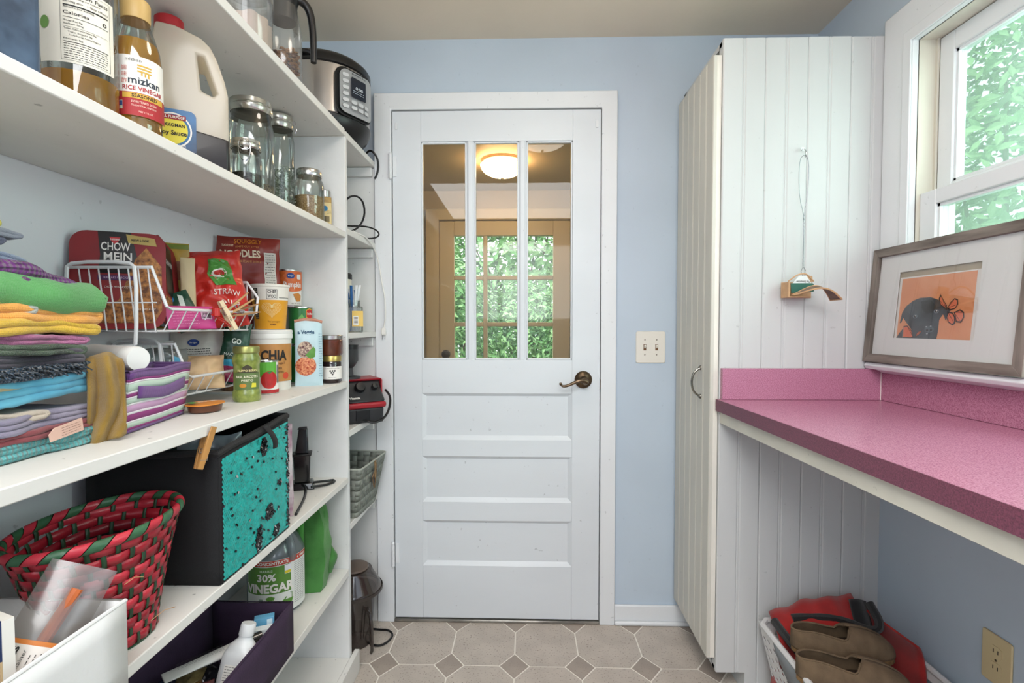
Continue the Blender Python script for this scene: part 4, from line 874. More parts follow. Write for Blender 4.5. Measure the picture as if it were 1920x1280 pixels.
# ---- wire baskets
WR=mat('white_coated_wire','#dfe0e2',.35,coat=.3)
def basket(nm,lab,x0,x1,y0,y1,zb,H,fd,legs=True,n=7):
    """front (x1 side) dips to height fd between y0+s and y1"""
    t=thing(nm,lab,'basket',(0,0,0)); zt=zb+H; zf=zb+fd; r=.0028; s=.045
    rim=[(x0,y0,zt),(x1-.022,y0,zt),(x1,y0+.008,zf+.004),(x1,y0+.02,zf),(x1,y1-.012,zf),(x1-.002,y1,zt*.5+zf*.5+.0),(x1-.03,y1,zt),(x0,y1,zt)]
    b=B(); b.tube(rim,r*1.15,8,closed=True); b.obj('rim_wire',WR,t)
    i_=.012; b=B(); b.tube([(x0+i_,y0+i_,zb),(x1-i_*2,y0+i_,zb),(x1-i_*2,y1-i_,zb),(x0+i_,y1-i_,zb)],r*.8,8,closed=True); b.obj('bottom_frame',WR,t)
    for k in range(n):   # front and floor wires as one bent wire each
        y=y0+.03+(y1-y0-.05)*k/(n-1); b=B(); b.tube([(x1,y,zf),(x1-i_*2,y,zb-.001),(x0+i_,y,zb-.001),(x0,y,zt)],r*.5,6); b.obj('wire',WR,t)
    for k in range(n-1):
        x=x0+.02+(x1-x0-.05)*k/(n-2)
        for yy,yi in ((y0,y0+i_),(y1,y1-i_)):
            b=B(); b.tube([(x,yy,zt),(x+.004,yi,zb)],r*.5,6); b.obj('wire',WR,t)
    b=B(); b.tube([(x0,y0+.004,zb+H*.45),(x1-.018,y0+.006,zb+H*.45),],r*.5,6); b.tube([(x0,y1-.004,zb+H*.45),(x1-.018,y1-.006,zb+H*.45),],r*.5,6); b.obj('cross_wire',WR,t)
    if legs:
        for yy in (y0-.010,y1+.010):
            b=B(); b.tube([(x0+.01,yy,zb-.028),(x0+.002,yy,zt-.002),(x0+.02,yy,zt+.009),(x1-.06,yy,zt+.009),(x1-.045,yy,zt-.003),(x1-.048,yy,zb-.024),(x1-.055,yy,zb-.030),(x0+.02,yy,zb-.030)],r*1.25,8,smooth=1,closed=True); b.obj('side_frame',WR,t)
    return t
basket('wire_basket','lower white wire stacking basket on the shelf behind the striped bin',-.89,-.735,1.075,1.345,1.060,.115,.042)
basket('wire_basket','upper white wire stacking basket full of noodle packets',-.887,-.700,.965,1.315,1.204,.124,.044,n=9)

# pouch: crumpled two-sided packet, local F: u right, v up, out toward n
def pouch(name,lab,cat,c,ang,w_,h_,th,m,lean=0,crump=.004,seed=1,roll=0,mback=None):
    t=thing(name,lab,cat,c,A(ang)+PI/2)
    E=Matrix.Rotation(A(-lean),3,'X')@Matrix.Rotation(A(roll),3,'Y')
    def prof(a,b_): return (max(0,math.sin(PI*a))**.55)*(max(0,math.sin(PI*min(1,b_*1.0)))**.5)
    def F(u,v,w=0,side=-1):
        a=u/w_+.5; b_=v/h_; p=prof(min(1,max(0,a)),min(1,max(0,b_)))
        e=crump*(nz((u,v,seed),38,seed)+.5*nz((u,v,seed),90,seed+2))
        return E@Vector((u+crump*.6*nz((0,v,seed),25,1),side*(th/2*p+.0008)+side*(-1 if side>0 else 1)*0+ (e*side*min(1,p*2))+side*w, v+crump*.5*nz((u,0,seed),25,2)))
    b=B(); b.grid(lambda a,c_:F((a-.5)*w_,c_*h_,0,-1),26,26); b.grid(lambda a,c_:F((.5-a)*w_,c_*h_,0,1),26,26)
    b.obj('packet_body',m,t,ang=70); t['f']=0; del t['f']
    return t,F
def poly_on(F,poly,w,m,par,name='print_patch',n=8):
    """flat print cut to poly and laid on the packet: triangulate then subdivide"""
    bm=bmesh.new(); vs=[bm.verts.new((u,v,0)) for u,v in poly]; bm.faces.new(vs)
    bmesh.ops.triangulate(bm,faces=bm.faces[:])
    for _ in range(3):
        ed=[e for e in bm.edges if e.calc_length()>.006]
        if ed: bmesh.ops.subdivide_edges(bm,edges=ed,cuts=1)
        bmesh.ops.triangulate(bm,faces=[f for f in bm.faces if len(f.verts)>3])
    for p in bm.verts: p.co=F(p.co.x,p.co.y,w)
    me=D.meshes.new(name); bm.to_mesh(me); bm.free(); me.materials.append(m); o=D.objects.new(name,me); COL.objects.link(o); o.parent=par
    return o
def R4(u0,v0,u1,v1): return [(u0,v0),(u1,v0),(u1,v1),(u0,v1)]
GL=dict(rough=.35)
# ---- noodle trays
def tray(lab,c,ang,lean,roll=0,text=True,w_=.158,h_=.196):
    t=thing('noodle_tray',lab,'tray',c,A(ang)+PI/2); E=Matrix.Rotation(A(-lean),3,'X')@Matrix.Rotation(A(roll),3,'Y')
    def F(u,v,w=0): return E@Vector((u,-w,v+h_/2))
    def outl(s,r): return rrect(w_*s,h_*s,r)
    b=B(); o_=outl(1,.028); i_=outl(.80,.024); n=len(o_)
    b.add([F(u,v,0) for u,v in o_]+[F(u,v,-.034) for u,v in i_],[(k,(k+1)%n,n+(k+1)%n,n+k) for k in range(n)]+[tuple(range(2*n-1,n-1,-1))])
    b.obj('tray_shell',C('#1b1719',.3),t)
    b=B(); b.prism(o_,lambda u,v,w:F(u,v,w-.001),.002); lid=b.obj('lid_film',mat('tray_film_red','#8a181e',.5,var=.2,vs=12),t)
    if text:
        # central black band, food photo, texts
        poly_on(F,[(-.034,.098),(.020,.098),(.034,.030),(.030,.014),(-.034,.014),(-.030,.05)],.0016,C('#161214',.3),lid,'black_band')
        poly_on(F,[(.028,.045),(.046,.068),(.072,.03),(.073,-.06),(.060,-.086),(-.030,-.086),(-.034,-.055),(.0,-.04)],.0018,mat('noodle_photo','#b97a3c',.5,var=0,col2='#5e3318',vs=120,bump=.6,bs=150),lid,'food_print')
        poly_on(F,[(.012,.094),(.06,.088),(.064,.072),(.016,.076)],.002,C('#b59a52',.4),lid,'gold_strip')
        poly_on(F,[(-.034,.010),(.030,.010),(.026,.000),(-.034,.0)],.002,C('#4d2450'),lid,'purple_strip')
        txt('CHOW',.023,F,C('#e8e2dc'),lid,-.005,.067,.0024,.048,bold=.015); txt('MEIN',.023,F,C('#e8e2dc'),lid,-.001,.047,.0024,.046,bold=.015)
        txt('NEW LOOK',.0065,F,INK,lid,.036,.082,.0026,.030,bold=.02); txt('TERIYAKI CHICKEN',.006,F,C('#c8a8c8'),lid,-.003,.005,.0026,.046); txt('CHOW MEIN NOODLES',.006,F,C('#d8cfc8'),lid,.0,-.014,.0026,.046)
        poly_on(F,[(-.015,.087),(.003,.087),(-.001,.077),(-.006,.073),(-.011,.077)],.0022,C('#c23338'),lid,'red_emblem'); txt('NISSIN',.005,F,PAPER,lid,-.006,.082,.0026,.014,bold=.02)
        txt('NET WT 4 OZ',.006,F,C('#e8e2dc'),lid,.045,-.058,.0026,.034)
        poly_on(F,R4(-.068,-.045,-.036,-.02),.0018,C('#4c3a78'),lid,'purple_patch')
    else:
        poly_on(F,[(-.02,.09),(.03,.09),(.03,-.03),(-.02,-.02)],.0016,C('#161214',.3),lid,'black_band'); poly_on(F,R4(-.070,-.085,.070,-.03),.0018,mat('noodle_photo','#b97a3c'),lid,'food_print')
        txt('CHOW MEIN',.016,F,C('#e8e2dc'),lid,.004,.05,.0024,.045)
    return t
tray('red and black chow mein tray standing upright in the upper basket',(-.812,.992,1.208),-64,5)
tray('second red noodle tray turned edge-on beside the chow mein tray',(-.772,1.090,1.208),22,6,12,False,w_=.15)
# ---- bags
t,F=pouch('snack_bag','olive and gold packet standing behind the noodle trays','packet',(-.842,1.180,1.208),-52,.085,.205,.02,mat('gold_packet','#b8902e',.35,var=.25,vs=20),4,.003,2)
poly_on(F,R4(-.041,.190,.041,.202),.001,C('#6d7a2c',.4),t); poly_on(F,R4(-.041,.115,.041,.160),.001,C('#7a3d1c',.4),t,'food_print'); poly_on(F,circ(0,.085,.020,16,.026),.0015,C('#4a2416',.4),t,'food_print'); poly_on(F,R4(-.041,.004,.041,.05),.001,C('#442b1c',.4),t)
t,F=pouch('tea_packet','slim tan packet leaning between the tray and the gold packet','packet',(-.785,1.165,1.208),-45,.030,.165,.012,C('#c9b48c',.5),2,.002,3)
t,F=pouch('sauce_packet','orange and teal packet in the upper basket beside the gold packet','packet',(-.805,1.245,1.208),-56,.070,.135,.016,mat('orange_packet','#b5622c',.4,var=.2,vs=20),3,.003,4)
poly_on(F,R4(-.034,.01,.0,.095),.0012,C('#2795a8',.4),t); poly_on(F,R4(-.034,.10,.0,.13),.0012,C('#1f4a3a',.4),t)
t,F=pouch('snack_sachet','dark green sachet with white streak lying in the basket front','packet',(-.745,1.120,1.207),-60,.050,.095,.018,mat('deep_green_packet','#1f4a38',.35,var=.3,vs=20),20,.004,5,-24)
poly_on(F,[(-.010,.012),(.0,.012),(.012,.080),(.004,.088)],.0015,C('#cdd8d0',.4),t); poly_on(F,circ(-.012,.080,.006,12,.009),.0015,C('#3a86c8',.4),t)
t,F=pouch('soup_packet','bright pink packet lying against the front wires of the upper basket','packet',(-.722,1.085,1.208),-28,.100,.052,.014,mat('pink_packet','#c83f86',.4,var=.2,vs=12),18,.002,6)
fakelines(F,-.04,.012,.010,.040,6,C('#e89ac4'),t,.0008,6,.0016); poly_on(F,R4(.018,.020,.042,.038),.0015,C('#d8b0c8',.4),t); barcode(F,.020,.022,.018,.013,t,.002)
t,F=pouch('pasta_bag','crumpled bright red pasta bag with green oval logo in the upper basket','packet',(-.765,1.235,1.208),-56,.150,.195,.085,mat('red_packet','#cc2f26',.32,var=.22,vs=10),10,.016,7,-6)
poly_on(F,[(.002,.168),(.044,.165),(.056,.100),(.010,.098),(-.004,.130)],.0016,C('#4a8a3a',.35),t,'green_panel'); poly_on(F,circ(.022,.128,.017,18,.010),.0024,C('#e8e4dc'),t,'oval_emblem'); poly_on(F,circ(.022,.128,.012,18,.006),.0030,C('#b3302c'),t,'oval_emblem')
txt('STRAW',.018,F,C('#f0e8e0'),t,.030,.080,.003,.058,rot=-.06,sub=1); txt('alle',.018,F,C('#f0e8e0'),t,.034,.056,.003,.040,rot=-.06,sub=1)
poly_on(F,[(-.052,.165),(-.030,.172),(-.048,.080),(-.062,.085)],.0016,C('#b59f72',.5),t,'tan_panel'); fakelines(F,-.058,-.040,.09,.155,12,INK,t,.0014,9,.0035)
b=B().tube([F(-.066,.16),F(-.03,.178),F(.03,.180),F(.066,.17)],.002,6); b.obj('top_seal',C('#a8241e',.4),t)
t,F=pouch('noodle_bag','dark red squiggly noodles bag standing at the back near the corner','packet',(-.812,1.475,1.275),-60,.165,.200,.040,mat('brick_red_packet','#8e2f25',.35,var=.2,vs=14),3,.006,8)
txt('SQUIGGLY',.019,F,C('#c9781f'),t,-.004,.184,.002,.072,bold=.02,sub=1); txt('NOODLES',.030,F,C('#e6d4b8'),t,-.022,.146,.002,.104,bold=.03,sub=1); txt('TRADER JOE\'S',.009,F,C('#e6c8a8'),t,-.055,.172,.002,.030,sub=1,bold=.02); txt('KNIFE CUT STYLE',.008,F,C('#e0a05c'),t,-.004,.168,.002,.06); txt('WITH SOY & SESAME SAUCE',.009,F,C('#e0a05c'),t,-.014,.124,.002,.09)
poly_on(F,R4(.040,.045,.072,.155),.0015,C('#d8d0c6',.5),t,'facts_panel'); fakelines(F,.043,.069,.05,.148,14,INK,t,.0012,11,.003)
# nuts tub, cans, tubs
t=thing('nut_jar','clear jar of mixed nuts with dark red lid behind the tubs','jar',(-.846,1.462,Z)); R=.044
B().lathe([(.001,0),(R-.004,0),(R,.006),(R,.185)],seg=32).obj('jar_body',mat('mixed_nuts','#9c6a3e',.35,var=0,col2='#4e2c1a',vs=90,bump=.5,bs=90,coat=.5),t)
B().lathe([(R+.002,.182),(R+.003,.186),(R+.003,.212),(R-.002,.216),(.001,.217)],seg=32).obj('screw_lid',C('#7c2430',.4),t)
Fb=cylF(R,A(-60)); B().rect(Fb,-.012,.06,.030,.13,.0006,8).obj('label',PAPER,t)
def can(nm,lab,loc,R,H,m,az,rib=True):
    t=thing(nm,lab,'can',loc); b=B(); b.lathe([(R-.001,.003),(R,.004),(R,H-.004),(R-.001,H-.003)],seg=40); b.obj('can_wall',m,t)
    b=B(); b.lathe([(.001,.004),(R-.003,.003),(R+.0008,0),(R+.0012,.0035),(R-.0005,.005)],seg=40,cap=False); b.obj('can_rim',TIN,t); b=B(); b.lathe([(R-.0005,H-.005),(R+.0012,H-.0035),(R+.0008,H),(R-.002,H-.001),(R-.003,H-.004),(.001,H-.004)],seg=40,cap=False); b.obj('can_rim',TIN,t)
    return t,cylF(R+.0003,A(az))
GRN=mat('can_green','#2f7a3c',.35,var=.15,vs=20)
t,F=can('vegetable_can','lower green vegetable can hidden under the stacked cans',(-.742,1.645,Z),.036,.124,GRN,-65)
t,F=can('vegetable_can','green vegetable can with red shield logo under the pumpkin can',(-.737,1.645,Z+.125),.036,.122,GRN,-46)
lb=poly_on(F,[(.004,.112),(.016,.118),(.030,.114),(.036,.100),(.030,.086),(.016,.080),(.004,.088)],.0008,C('#e0b040'),t,'shield'); poly_on(F,[(.006,.110),(.016,.115),(.029,.111),(.034,.100),(.029,.089),(.016,.084),(.006,.090)],.0012,C('#c42a2a'),lb,'shield_fill'); txt('Del Monte',.010,F,PAPER,lb,.020,.100,.0018,.024,bold=.02); poly_on(F,[(-.02,.085),(-.008,.10),(.0,.082),(-.01,.07)],.001,C('#6fae5a'),t,'leaf_print')
t,F=can('pumpkin_can','orange and white pumpkin can on top of the can stack',(-.776,1.640,Z+.248),.042,.118,C('#e9e5de',.4),-44)
lb=poly_on(F,[(-.058,.114),(.058,.114),(.058,.062),(.030,.052),(.0,.047),(-.030,.052),(-.058,.064)],.0008,C('#d8692e',.4),t,'orange_field'); txt('Pumpkin',.024,F,PAPER,lb,.002,.070,.0016,.058,bold=.02,sub=1); poly_on(F,circ(-.006,.098,.012,18,.009),.0014,C('#23408c'),lb,'round_emblem'); txt('Kroger',.006,F,PAPER,lb,-.006,.098,.002,.016,bold=.02)
poly_on(F,rrect(.016,.016,.003,3,.022,.096),.0014,C('#e8e2da'),lb,'seal'); poly_on(F,[(.0,.040),(.018,.045),(.030,.036),(.028,.018),(.012,.016)],.0014,C('#c98136',.5),t,'food_print'); txt('NET WT 15 OZ',.006,F,C('#5a4a40'),t,.010,.010,.0014,.03)
t,F=can('tomato_can','small tomato can with green and white label behind the pesto jar','' or (-.712,1.372,Z),.030,.092,C('#ece9e4',.4),-60)
poly_on(F,R4(-.045,.048,.026,.088),.0008,C('#5fae3c',.4),t,'green_band'); poly_on(F,circ(.006,.040,.021,22,.024),.0014,mat('tomato_print','#c42a2a',.35,var=.2,vs=60),t,'tomato_print'); poly_on(F,R4(-.045,.004,.045,.013),.0009,C('#b3282c'),t,'red_band'); poly_on(F,[(.0,.062),(.006,.056),(.014,.064),(.008,.058)],.002,C('#3c7a34'),t,'leaf_print'); barcode(F,.028,.03,.010,.05,t)
# chia tub + cup
t=thing('chia_tub','tall white and kraft tub of chia seeds with white lid','tub',(-.752,1.475,Z)); R=.058
B().lathe([(.001,0),(.053,0),(.0545,.003),(.0575,.150)],seg=48,cap=False).obj('tub_body',C('#e9e6de',.4),t)
B().lathe([(.0575,.148),(.0605,.150),(.0610,.160),(.0600,.163),(.0610,.166),(.0610,.172),(.058,.175),(.001,.1755)],seg=48).obj('lid',C('#ecebe6',.35),t)
F=cylF(.0572,A(-58)); lb=label(F,-.085,.026,.070,.134,mat('kraft_orange','#c48a4a',.5,var=.15,vs=30),t,nu=30,w=.0002)
txt('CHIA',.040,F,C('#1c1814'),lb,.004,.100,.0012,.072,bold=.04,sub=1); txt('Rich in Omega-3',.009,F,C('#4a2e1a'),lb,.008,.079,.0012,.052); txt('HIGH IN FIBER',.008,F,C('#4a2e1a'),lb,.006,.064,.0012,.040); txt('PLANT BASED PROTEIN',.008,F,C('#4a2e1a'),lb,.006,.053,.0012,.050); txt('EAT ME',.007,F,C('#4a2e1a'),lb,-.004,.044,.0012,.020)
poly_on(F,circ(.038,.042,.010),.001,C('#cc4a2e'),lb,'red_seal'); poly_on(F,circ(-.008,.036,.008),.001,C('#d9a465'),lb,'round_seal')
t=thing('noodle_cup','yellow and white paper noodle cup standing on the chia tub','cup',(-.752,1.478,Z+.1765))
B().lathe([(.001,.0),(.040,.0),(.041,.002),(.0515,.125)],seg=48,cap=False).obj('cup_body',C('#e8a52c',.4),t)
def coneF(r0,r1,h,az): 
    def F(u,v,w=0):
        r=r0+(r1-r0)*v/h; a=A(az)+u/((r0+r1)/2); return Vector(((r+w)*math.cos(a),(r+w)*math.sin(a),v))
    return F
F=coneF(.041,.0515,.125,-58)
b=B().rect(F,-.145,.084,.145,.125,.0005,40).obj('white_band',C('#ece7dd',.4),t)
B().lathe([(.0515,.121),(.054,.124),(.054,.128),(.0515,.130)],seg=48,cap=False).obj('cup_rim',C('#ece7dd',.4),t)
B().lathe([(.0515,.128),(.04,.1295),(.001,.1295)],seg=48,cap=False).obj('foil_lid',C('#d9d6d0',.4),t)
q=B()
for r,(x,y) in enumerate(((1.0,0),(.84,0),(.68,0),(.52,0),(.36,0),(.2,0))):
    pts=[]
    for k in range(33):
        a=2*PI*k/32; hx_=.0175*r if False else 16*math.sin(a)**3; hy_=13*math.cos(a)-5*math.cos(2*a)-2*math.cos(3*a)-math.cos(4*a)
        pts.append((hx_*.00165*x,.058+hy_*.00150*x))
    for k in range(32):
        (a0_,b0_),(a1_,b1_)=pts[k],pts[k+1]; d=Vector((a1_-a0_,b1_-b0_)); 
        if d.length<1e-7: continue
        nn=Vector((-d.y,d.x)).normalized()*.0004
        q.add([F(a0_-nn.x,b0_-nn.y,.0010),F(a1_-nn.x,b1_-nn.y,.0010),F(a1_+nn.x,b1_+nn.y,.0010),F(a0_+nn.x,b0_+nn.y,.0010)],[(0,1,2,3)])
q.obj('heart_print',C('#f0dca0'),t)
q=B()
for (u0,v0,u1,v1) in ((-.013,.0865,.013,.0875),(-.013,.1135,.013,.1145),(-.013,.0865,-.012,.1145),(.012,.0865,.013,.1145)): q.rect(F,u0,v0,u1,v1,.0012,3)
q.obj('stamp_outline',INK,t); txt('CHEF',.013,F,INK,t,0,.107,.0014,.021,bold=.02); txt('WOO',.013,F,INK,t,0,.094,.0014,.021,bold=.02)
txt('Thai Lemongrass',.007,F,C('#6a3a14'),t,.006,.022,.0012,.036); txt('RAMEN',.006,F,C('#6a3a14'),t,.004,.013,.0012,.016,bold=.03); B().rect(F,-.050,.030,-.036,.118,.0010,4).obj('side_strip',C('#2a241e'),t); fakelines(F,-.048,-.038,.034,.114,14,C('#d8c8a8'),t,.0012,12,.0014); B().rect(F,.018,.090,.056,.0915,.0011,8).obj('black_rule',INK,t)
# pasta pouch
t,F=pouch('veggie_pasta_pouch','pale blue veggie pasta pouch standing open beside the chia tub','packet',(-.672,1.555,Z),-62,.080,.206,.034,mat('pale_blue_packet','#bfd8e0',.4,var=.06,vs=12),2,.0022,10)
txt('a Veggie',.016,F,C('#1d4e6e'),t,-.008,.166,.0018,.048,bold=.03,sub=1); poly_on(F,circ(-.012,.112,.022,20,.026),.0014,mat('veg_print','#5c3038',.5,var=0,col2='#d8c0a8',vs=160),t,'food_print'); poly_on(F,circ(-.010,.062,.030,24,.030),.0012,mat('spaghetti_print','#e39a6c',.5,var=0,col2='#a83a24',vs=180),t,'food_print'); poly_on(F,[(-.012,.095),(.012,.122),(.018,.112),(.016,.090),(.002,.084)],.0022,C('#5a8f3c'),t,'leaf_print'); fakelines(F,.028,.038,.03,.16,18,C('#4a7890'),t,.0012,13,.002)
B().tube([F(-.040,.200),F(-.01,.206),F(.02,.204),F(.040,.198)],.005,8).obj('rolled_top',C('#b9806a',.5),t)
# jam jars
def jam(nm,lab,loc,R,H,m,lidm,hex_=False):
    t=thing(nm,lab,'jar',loc); B().lathe([(.001,.0),(R-.004,0),(R,.006),(R,H*.74),(R*.92,H*.80)],seg=(10 if hex_ else 32),cap=False).obj('jar_body',m,t); B().lathe([(R*.92,H*.78),(R*.99,H*.79),(R*1.0,H*.97),(R*.95,H),(.001,H)],seg=36).obj('screw_lid',lidm,t); return t
JB=mat('grape_jelly','#1f0f12',.1,coat=.7); t=jam('jam_jar','dark grape jam jar with white label at the divider end of the shelf',(-.634,1.640,Z),.031,.090,JB,mat('gold_lid','#b8a25e',.3,.8))
F=cylF(.0313,A(-64)); lb=label(F,-.040,.014,.040,.055,PAPER,t); q=B()
for r,n in enumerate((3,2,1)):
    for k in range(n): q.flat(circ((k-(n-1)/2)*.0068,.041-.0058*r,.0029,10),F,.0009)
q.obj('grape_print',INK,lb); txt('Concord Grape Jam',.006,F,C('#6a5a6a'),lb,0,.049,.0010,.046); txt('Homemade Preserves',.003,F,C('#6a5a6a'),lb,0,.020,.0010,.024)
jam('jam_jar','squat brown jam jar with tin lid stacked on the grape jam',(-.636,1.642,Z+.0905),.038,.066,mat('apple_butter','#5e2c17',.2,var=.3,vs=60,coat=.6),TIN)
# pesto jar
t=thing('pesto_jar','green pesto jar with gold lid standing near the shelf edge','jar',(-.692,1.238,Z)); R=.032
PES=mat('pesto','#8f9a4a',.3,var=0,col2='#66752c',vs=70,coat=.6)
B().lathe([(.001,0),(R-.004,0),(R,.006),(R,.022),(R*.92,.030),(R*.92,.090),(R,.098),(R*.98,.108),(R*.84,.118),(R*.84,.124)],seg=36).obj('jar_body',PES,t)
B().lathe([(R*.88,.119),(R*.93,.121),(R*.93,.133),(R*.88,.136),(.001,.136)],seg=36).obj('screw_lid',mat('gold_green_lid','#9a9a5c',.35,.7),t)
F=cylF(R*.925,A(-58)); lb=label(F,-.032,.031,.032,.072,C('#5f7440',.5),t,w=.0006); poly_on(F,[(-.030,.072),(-.012,.076),(-.010,.086),(.0,.092),(.010,.086),(.012,.076),(.030,.072)],.0008,C('#3a3420'),t,'crest')
txt('FILIPPO BERIO',.007,F,C('#d8c890'),lb,0,.077,.0016,.042,bold=.03); txt('BASIL & RICOTTA',.008,F,C('#e6e2c8'),lb,0,.062,.0014,.050,bold=.02); txt('PESTO',.007,F,C('#e6e2c8'),lb,0,.053,.0014,.026,bold=.02)
poly_on(F,circ(-.010,.041,.008,12,.005),.0012,C('#c9892c'),lb,'food_print'); poly_on(F,[(.008,.036),(.020,.036),(.020,.046),(.010,.047)],.0012,C('#d9cf3c'),lb,'food_print')
# sauce cup
t=thing('dipping_cup','brown dipping sauce cup with orange peel-off lid on the shelf edge','cup',(-.695,1.078,Z))
B().lathe([(.001,0),(.028,0),(.033,.003),(.036,.018)],seg=32,sx=.9,sy=1.05,cap=False).obj('cup_body',C('#5b3420',.35),t)
b=B(); b.prism([(x*.9+.0,y*1.1) for x,y in rrect(.074,.074,.030,6)],lambda u,v,w:Vector((u,v,.0175+w)),.0018); l_=b.obj('peel_lid',mat('orange_film','#e08a2c',.35,var=.15,vs=30),t)
Fz=planeF((0,0,.0225),(.5,.86,0),(-.86,.5,0)); txt('HONEY',.012,Fz,PAPER,l_,.006,0,.0,.04,bold=.02); B().flat(R4(-.034,-.012,-.018,.016),Fz,.0).obj('green_patch',C('#4a8a3a'),l_)
# ---- lower basket contents
t,F=pouch('rice_bag','white printed store-brand bag standing in the lower basket','packet',(-.845,1.285,1.064),-58,.115,.140,.03,C('#d5d0c8',.5),2,.004,21)
poly_on(F,circ(-.008,.108,.013,16,.009),.002,C('#23408c'),t,'round_emblem'); txt('Kroger',.006,F,PAPER,t,-.008,.108,.003,.016); fakelines(F,-.025,.03,.055,.09,7,INK,t,.0016,22,.003); poly_on(F,R4(.0,.01,.05,.04),.0016,C('#2c4f9c'),t)
t,F=pouch('snack_tube','dark green packet with pink lower half standing in the lower basket','packet',(-.768,1.288,1.064),-58,.062,.165,.022,mat('deep_green_packet','#1f4a38',.35),8,.005,23,10)
poly_on(F,R4(-.030,.045,.030,.062),.0016,C('#37a0c8'),t); poly_on(F,R4(-.030,.005,.030,.045),.0016,mat('magenta_packet','#a82c5c',.4,var=.3,vs=40),t); txt('GO',.020,F,C('#dfe8e0'),t,.0,.110,.003,.022,bold=.03); txt('MAC',.012,F,C('#dfe8e0'),t,-.012,.075,.003,.02)
t,F=pouch('tan_bag','tan paper-wrapped packet inside clear film in the lower basket','packet',(-.775,1.180,1.064),-52,.110,.085,.045,mat('tan_paper','#cfae86',.6,var=.1,vs=14),24,.008,24)
t,F=pouch('clear_bag','crumpled clear plastic bag with blue print in the lower basket','packet',(-.84,1.130,1.064),-50,.13,.10,.05,glass('film_plastic','#dfe6e8',.18,.15,haze=.4,hcol='#cfd8dc'),16,.012,25); poly_on(F,R4(.03,.05,.05,.075),.003,C('#5fb0d8'),t)
# ---- clothes pegs
WOOD=mat('peg_wood','#c49a66',.6,var=.2,vs=30,stretch=(1,1,.2)); 
def peg(lab,c,E,m=None,open_=.16):
    t=thing('clothespin',lab,'clothespin',c); E=E.to_3x3()
    for s in (-1,1):
        pr=[(0,.0005),(.072,.0085),(.072,.0115),(.030,.0095),(.0,.006)]
        b=B(); b.prism([(u-.036,s*(v*(1.0) )) for u,v in pr],lambda u,v,w:E@Vector((u,w-.005,v)),.010); b.obj('peg_arm',m or WOOD,t,bev=.0008)
    b=B(); b.tube([E@Vector((-.006+.0042*math.cos(a),-.007+.014*a/25,.0042*math.sin(a))) for a in [k*.5 for k in range(51)]],.0006,5); b.tube([E@Vector(p) for p in ((-.006,-.0065,.004),(-.020,-.0062,.0075),(-.021,.006,.0075))],.0006,5); b.obj('peg_spring',CHROME,t); return t
def eul(*a): return Matrix.Rotation(A(a[2]),4,'Z')@Matrix.Rotation(A(a[1]),4,'Y')@Matrix.Rotation(A(a[0]),4,'X')
peg('wooden clothespin clipped on the upper basket rim beside the printed one',(-.690,1.205,1.265),eul(0,-40,40))
t=peg('printed wooden clothespin with lettering clipped on the basket rim',(-.686,1.150,1.238),eul(80,66,48),C('#d8c3a0',.5)); txt('GROTTO',.007,planeF((.003,-.006,.0),(.45,.25,-.9),(.3,.7,.3)),INK,t,0,0,.004,.03)
peg('lower wooden clothespin lying across the basket rim toward the right',(-.688,1.225,1.250),eul(0,-14,52),mat('peg_wood_dark','#a87c50',.6,var=.2,vs=30))
b=B(); b.tube([(-.695,1.10,1.252),(-.690,1.14,1.254),(-.685,1.165,1.250)],.0012,6); b.tube([(-.695,1.105,1.240),(-.684,1.135,1.222),(-.682,1.165,1.208),(-.686,1.14,1.228),(-.69,1.11,1.236)],.0016,6,smooth=1); b.lathe([(.001,-.009),(.008,-.009),(.008,.009),(.001,.009)],(-.690,1.115,1.245),12)
tag(b.obj('red_twist_clip',C('#b8241f',.35)),'red plastic bag clip hooked on the basket front rim','clip')
# ================= SHELF BELOW (top z .700) =================
Z2=.700
# --- black fabric cube with teal sequins
t=thing('fabric_cube','black fabric storage cube with teal sequin front on the shelf below','bin',(0,0,0)); BF=mat('black_fabric','#151517',.9,bump=.4,bs=400)
x0,x1,y0_,y1_=-.868,-.604,.972,1.262; zt0,zt1=.968,.992
def wl(a,b_,h0,h1): 
    bb_=B(); n=10
    def f(u,v):
        p=Vector(a).lerp(Vector(b_),u); zt=zt0+(zt1-zt0)*((p.y-y0_)/(y1_-y0_)); bul=.005*math.sin(PI*u)*math.sin(PI*v); d=(Vector(b_)-Vector(a)).normalized()
        return Vector((p.x+d.y*bul,p.y-d.x*bul,Z2+.002+(zt-Z2)*(h0+(h1-h0)*v)))
    bb_.grid(f,n,8); return bb_.obj('cube_wall',BF,t,solid=.005)
wl((x0,y0_),(x1,y0_),0,1); wl((x1,y0_),(x1,y1_),0,1); wl((x1,y1_),(x0,y1_),0,1); wl((x0,y1_),(x0,y0_),0,1)
B().box(x0,y0_,Z2+.001,x1,y1_,Z2+.006).obj('cube_base',BF,t)
b=B(); rim=[]; 
for (a,c) in (((x0,y0_),(x1,y0_)),((x1,y0_),(x1,y1_)),((x1,y1_),(x0,y1_)),((x0,y1_),(x0,y0_))):
    for k in range(8): 
        y=a[1]+(c[1]-a[1])*k/8; rim.append((a[0]+(c[0]-a[0])*k/8,y,zt0+(zt1-zt0)*((y-y0_)/(y1_-y0_))-.006+.003*math.sin(k*1.1)))
b.tube(rim,.007,8,closed=True); b.obj('rim_binding',mat('felt_binding','#262526',.95,bump=.6,bs=200),t)
TL=mat('teal_sequin','#1fb8ae',.25,.35,var=.2,vs=60); DKS=mat('dark_sequin','#15181a',.2,.6); SVS=mat('silver_sequin','#c8ccc8',.2,.9)
b=B(); RR=random.Random(12); sp=.0052
ny=int((y1_-y0_-.012)/sp); nzz=int(.262/sp)
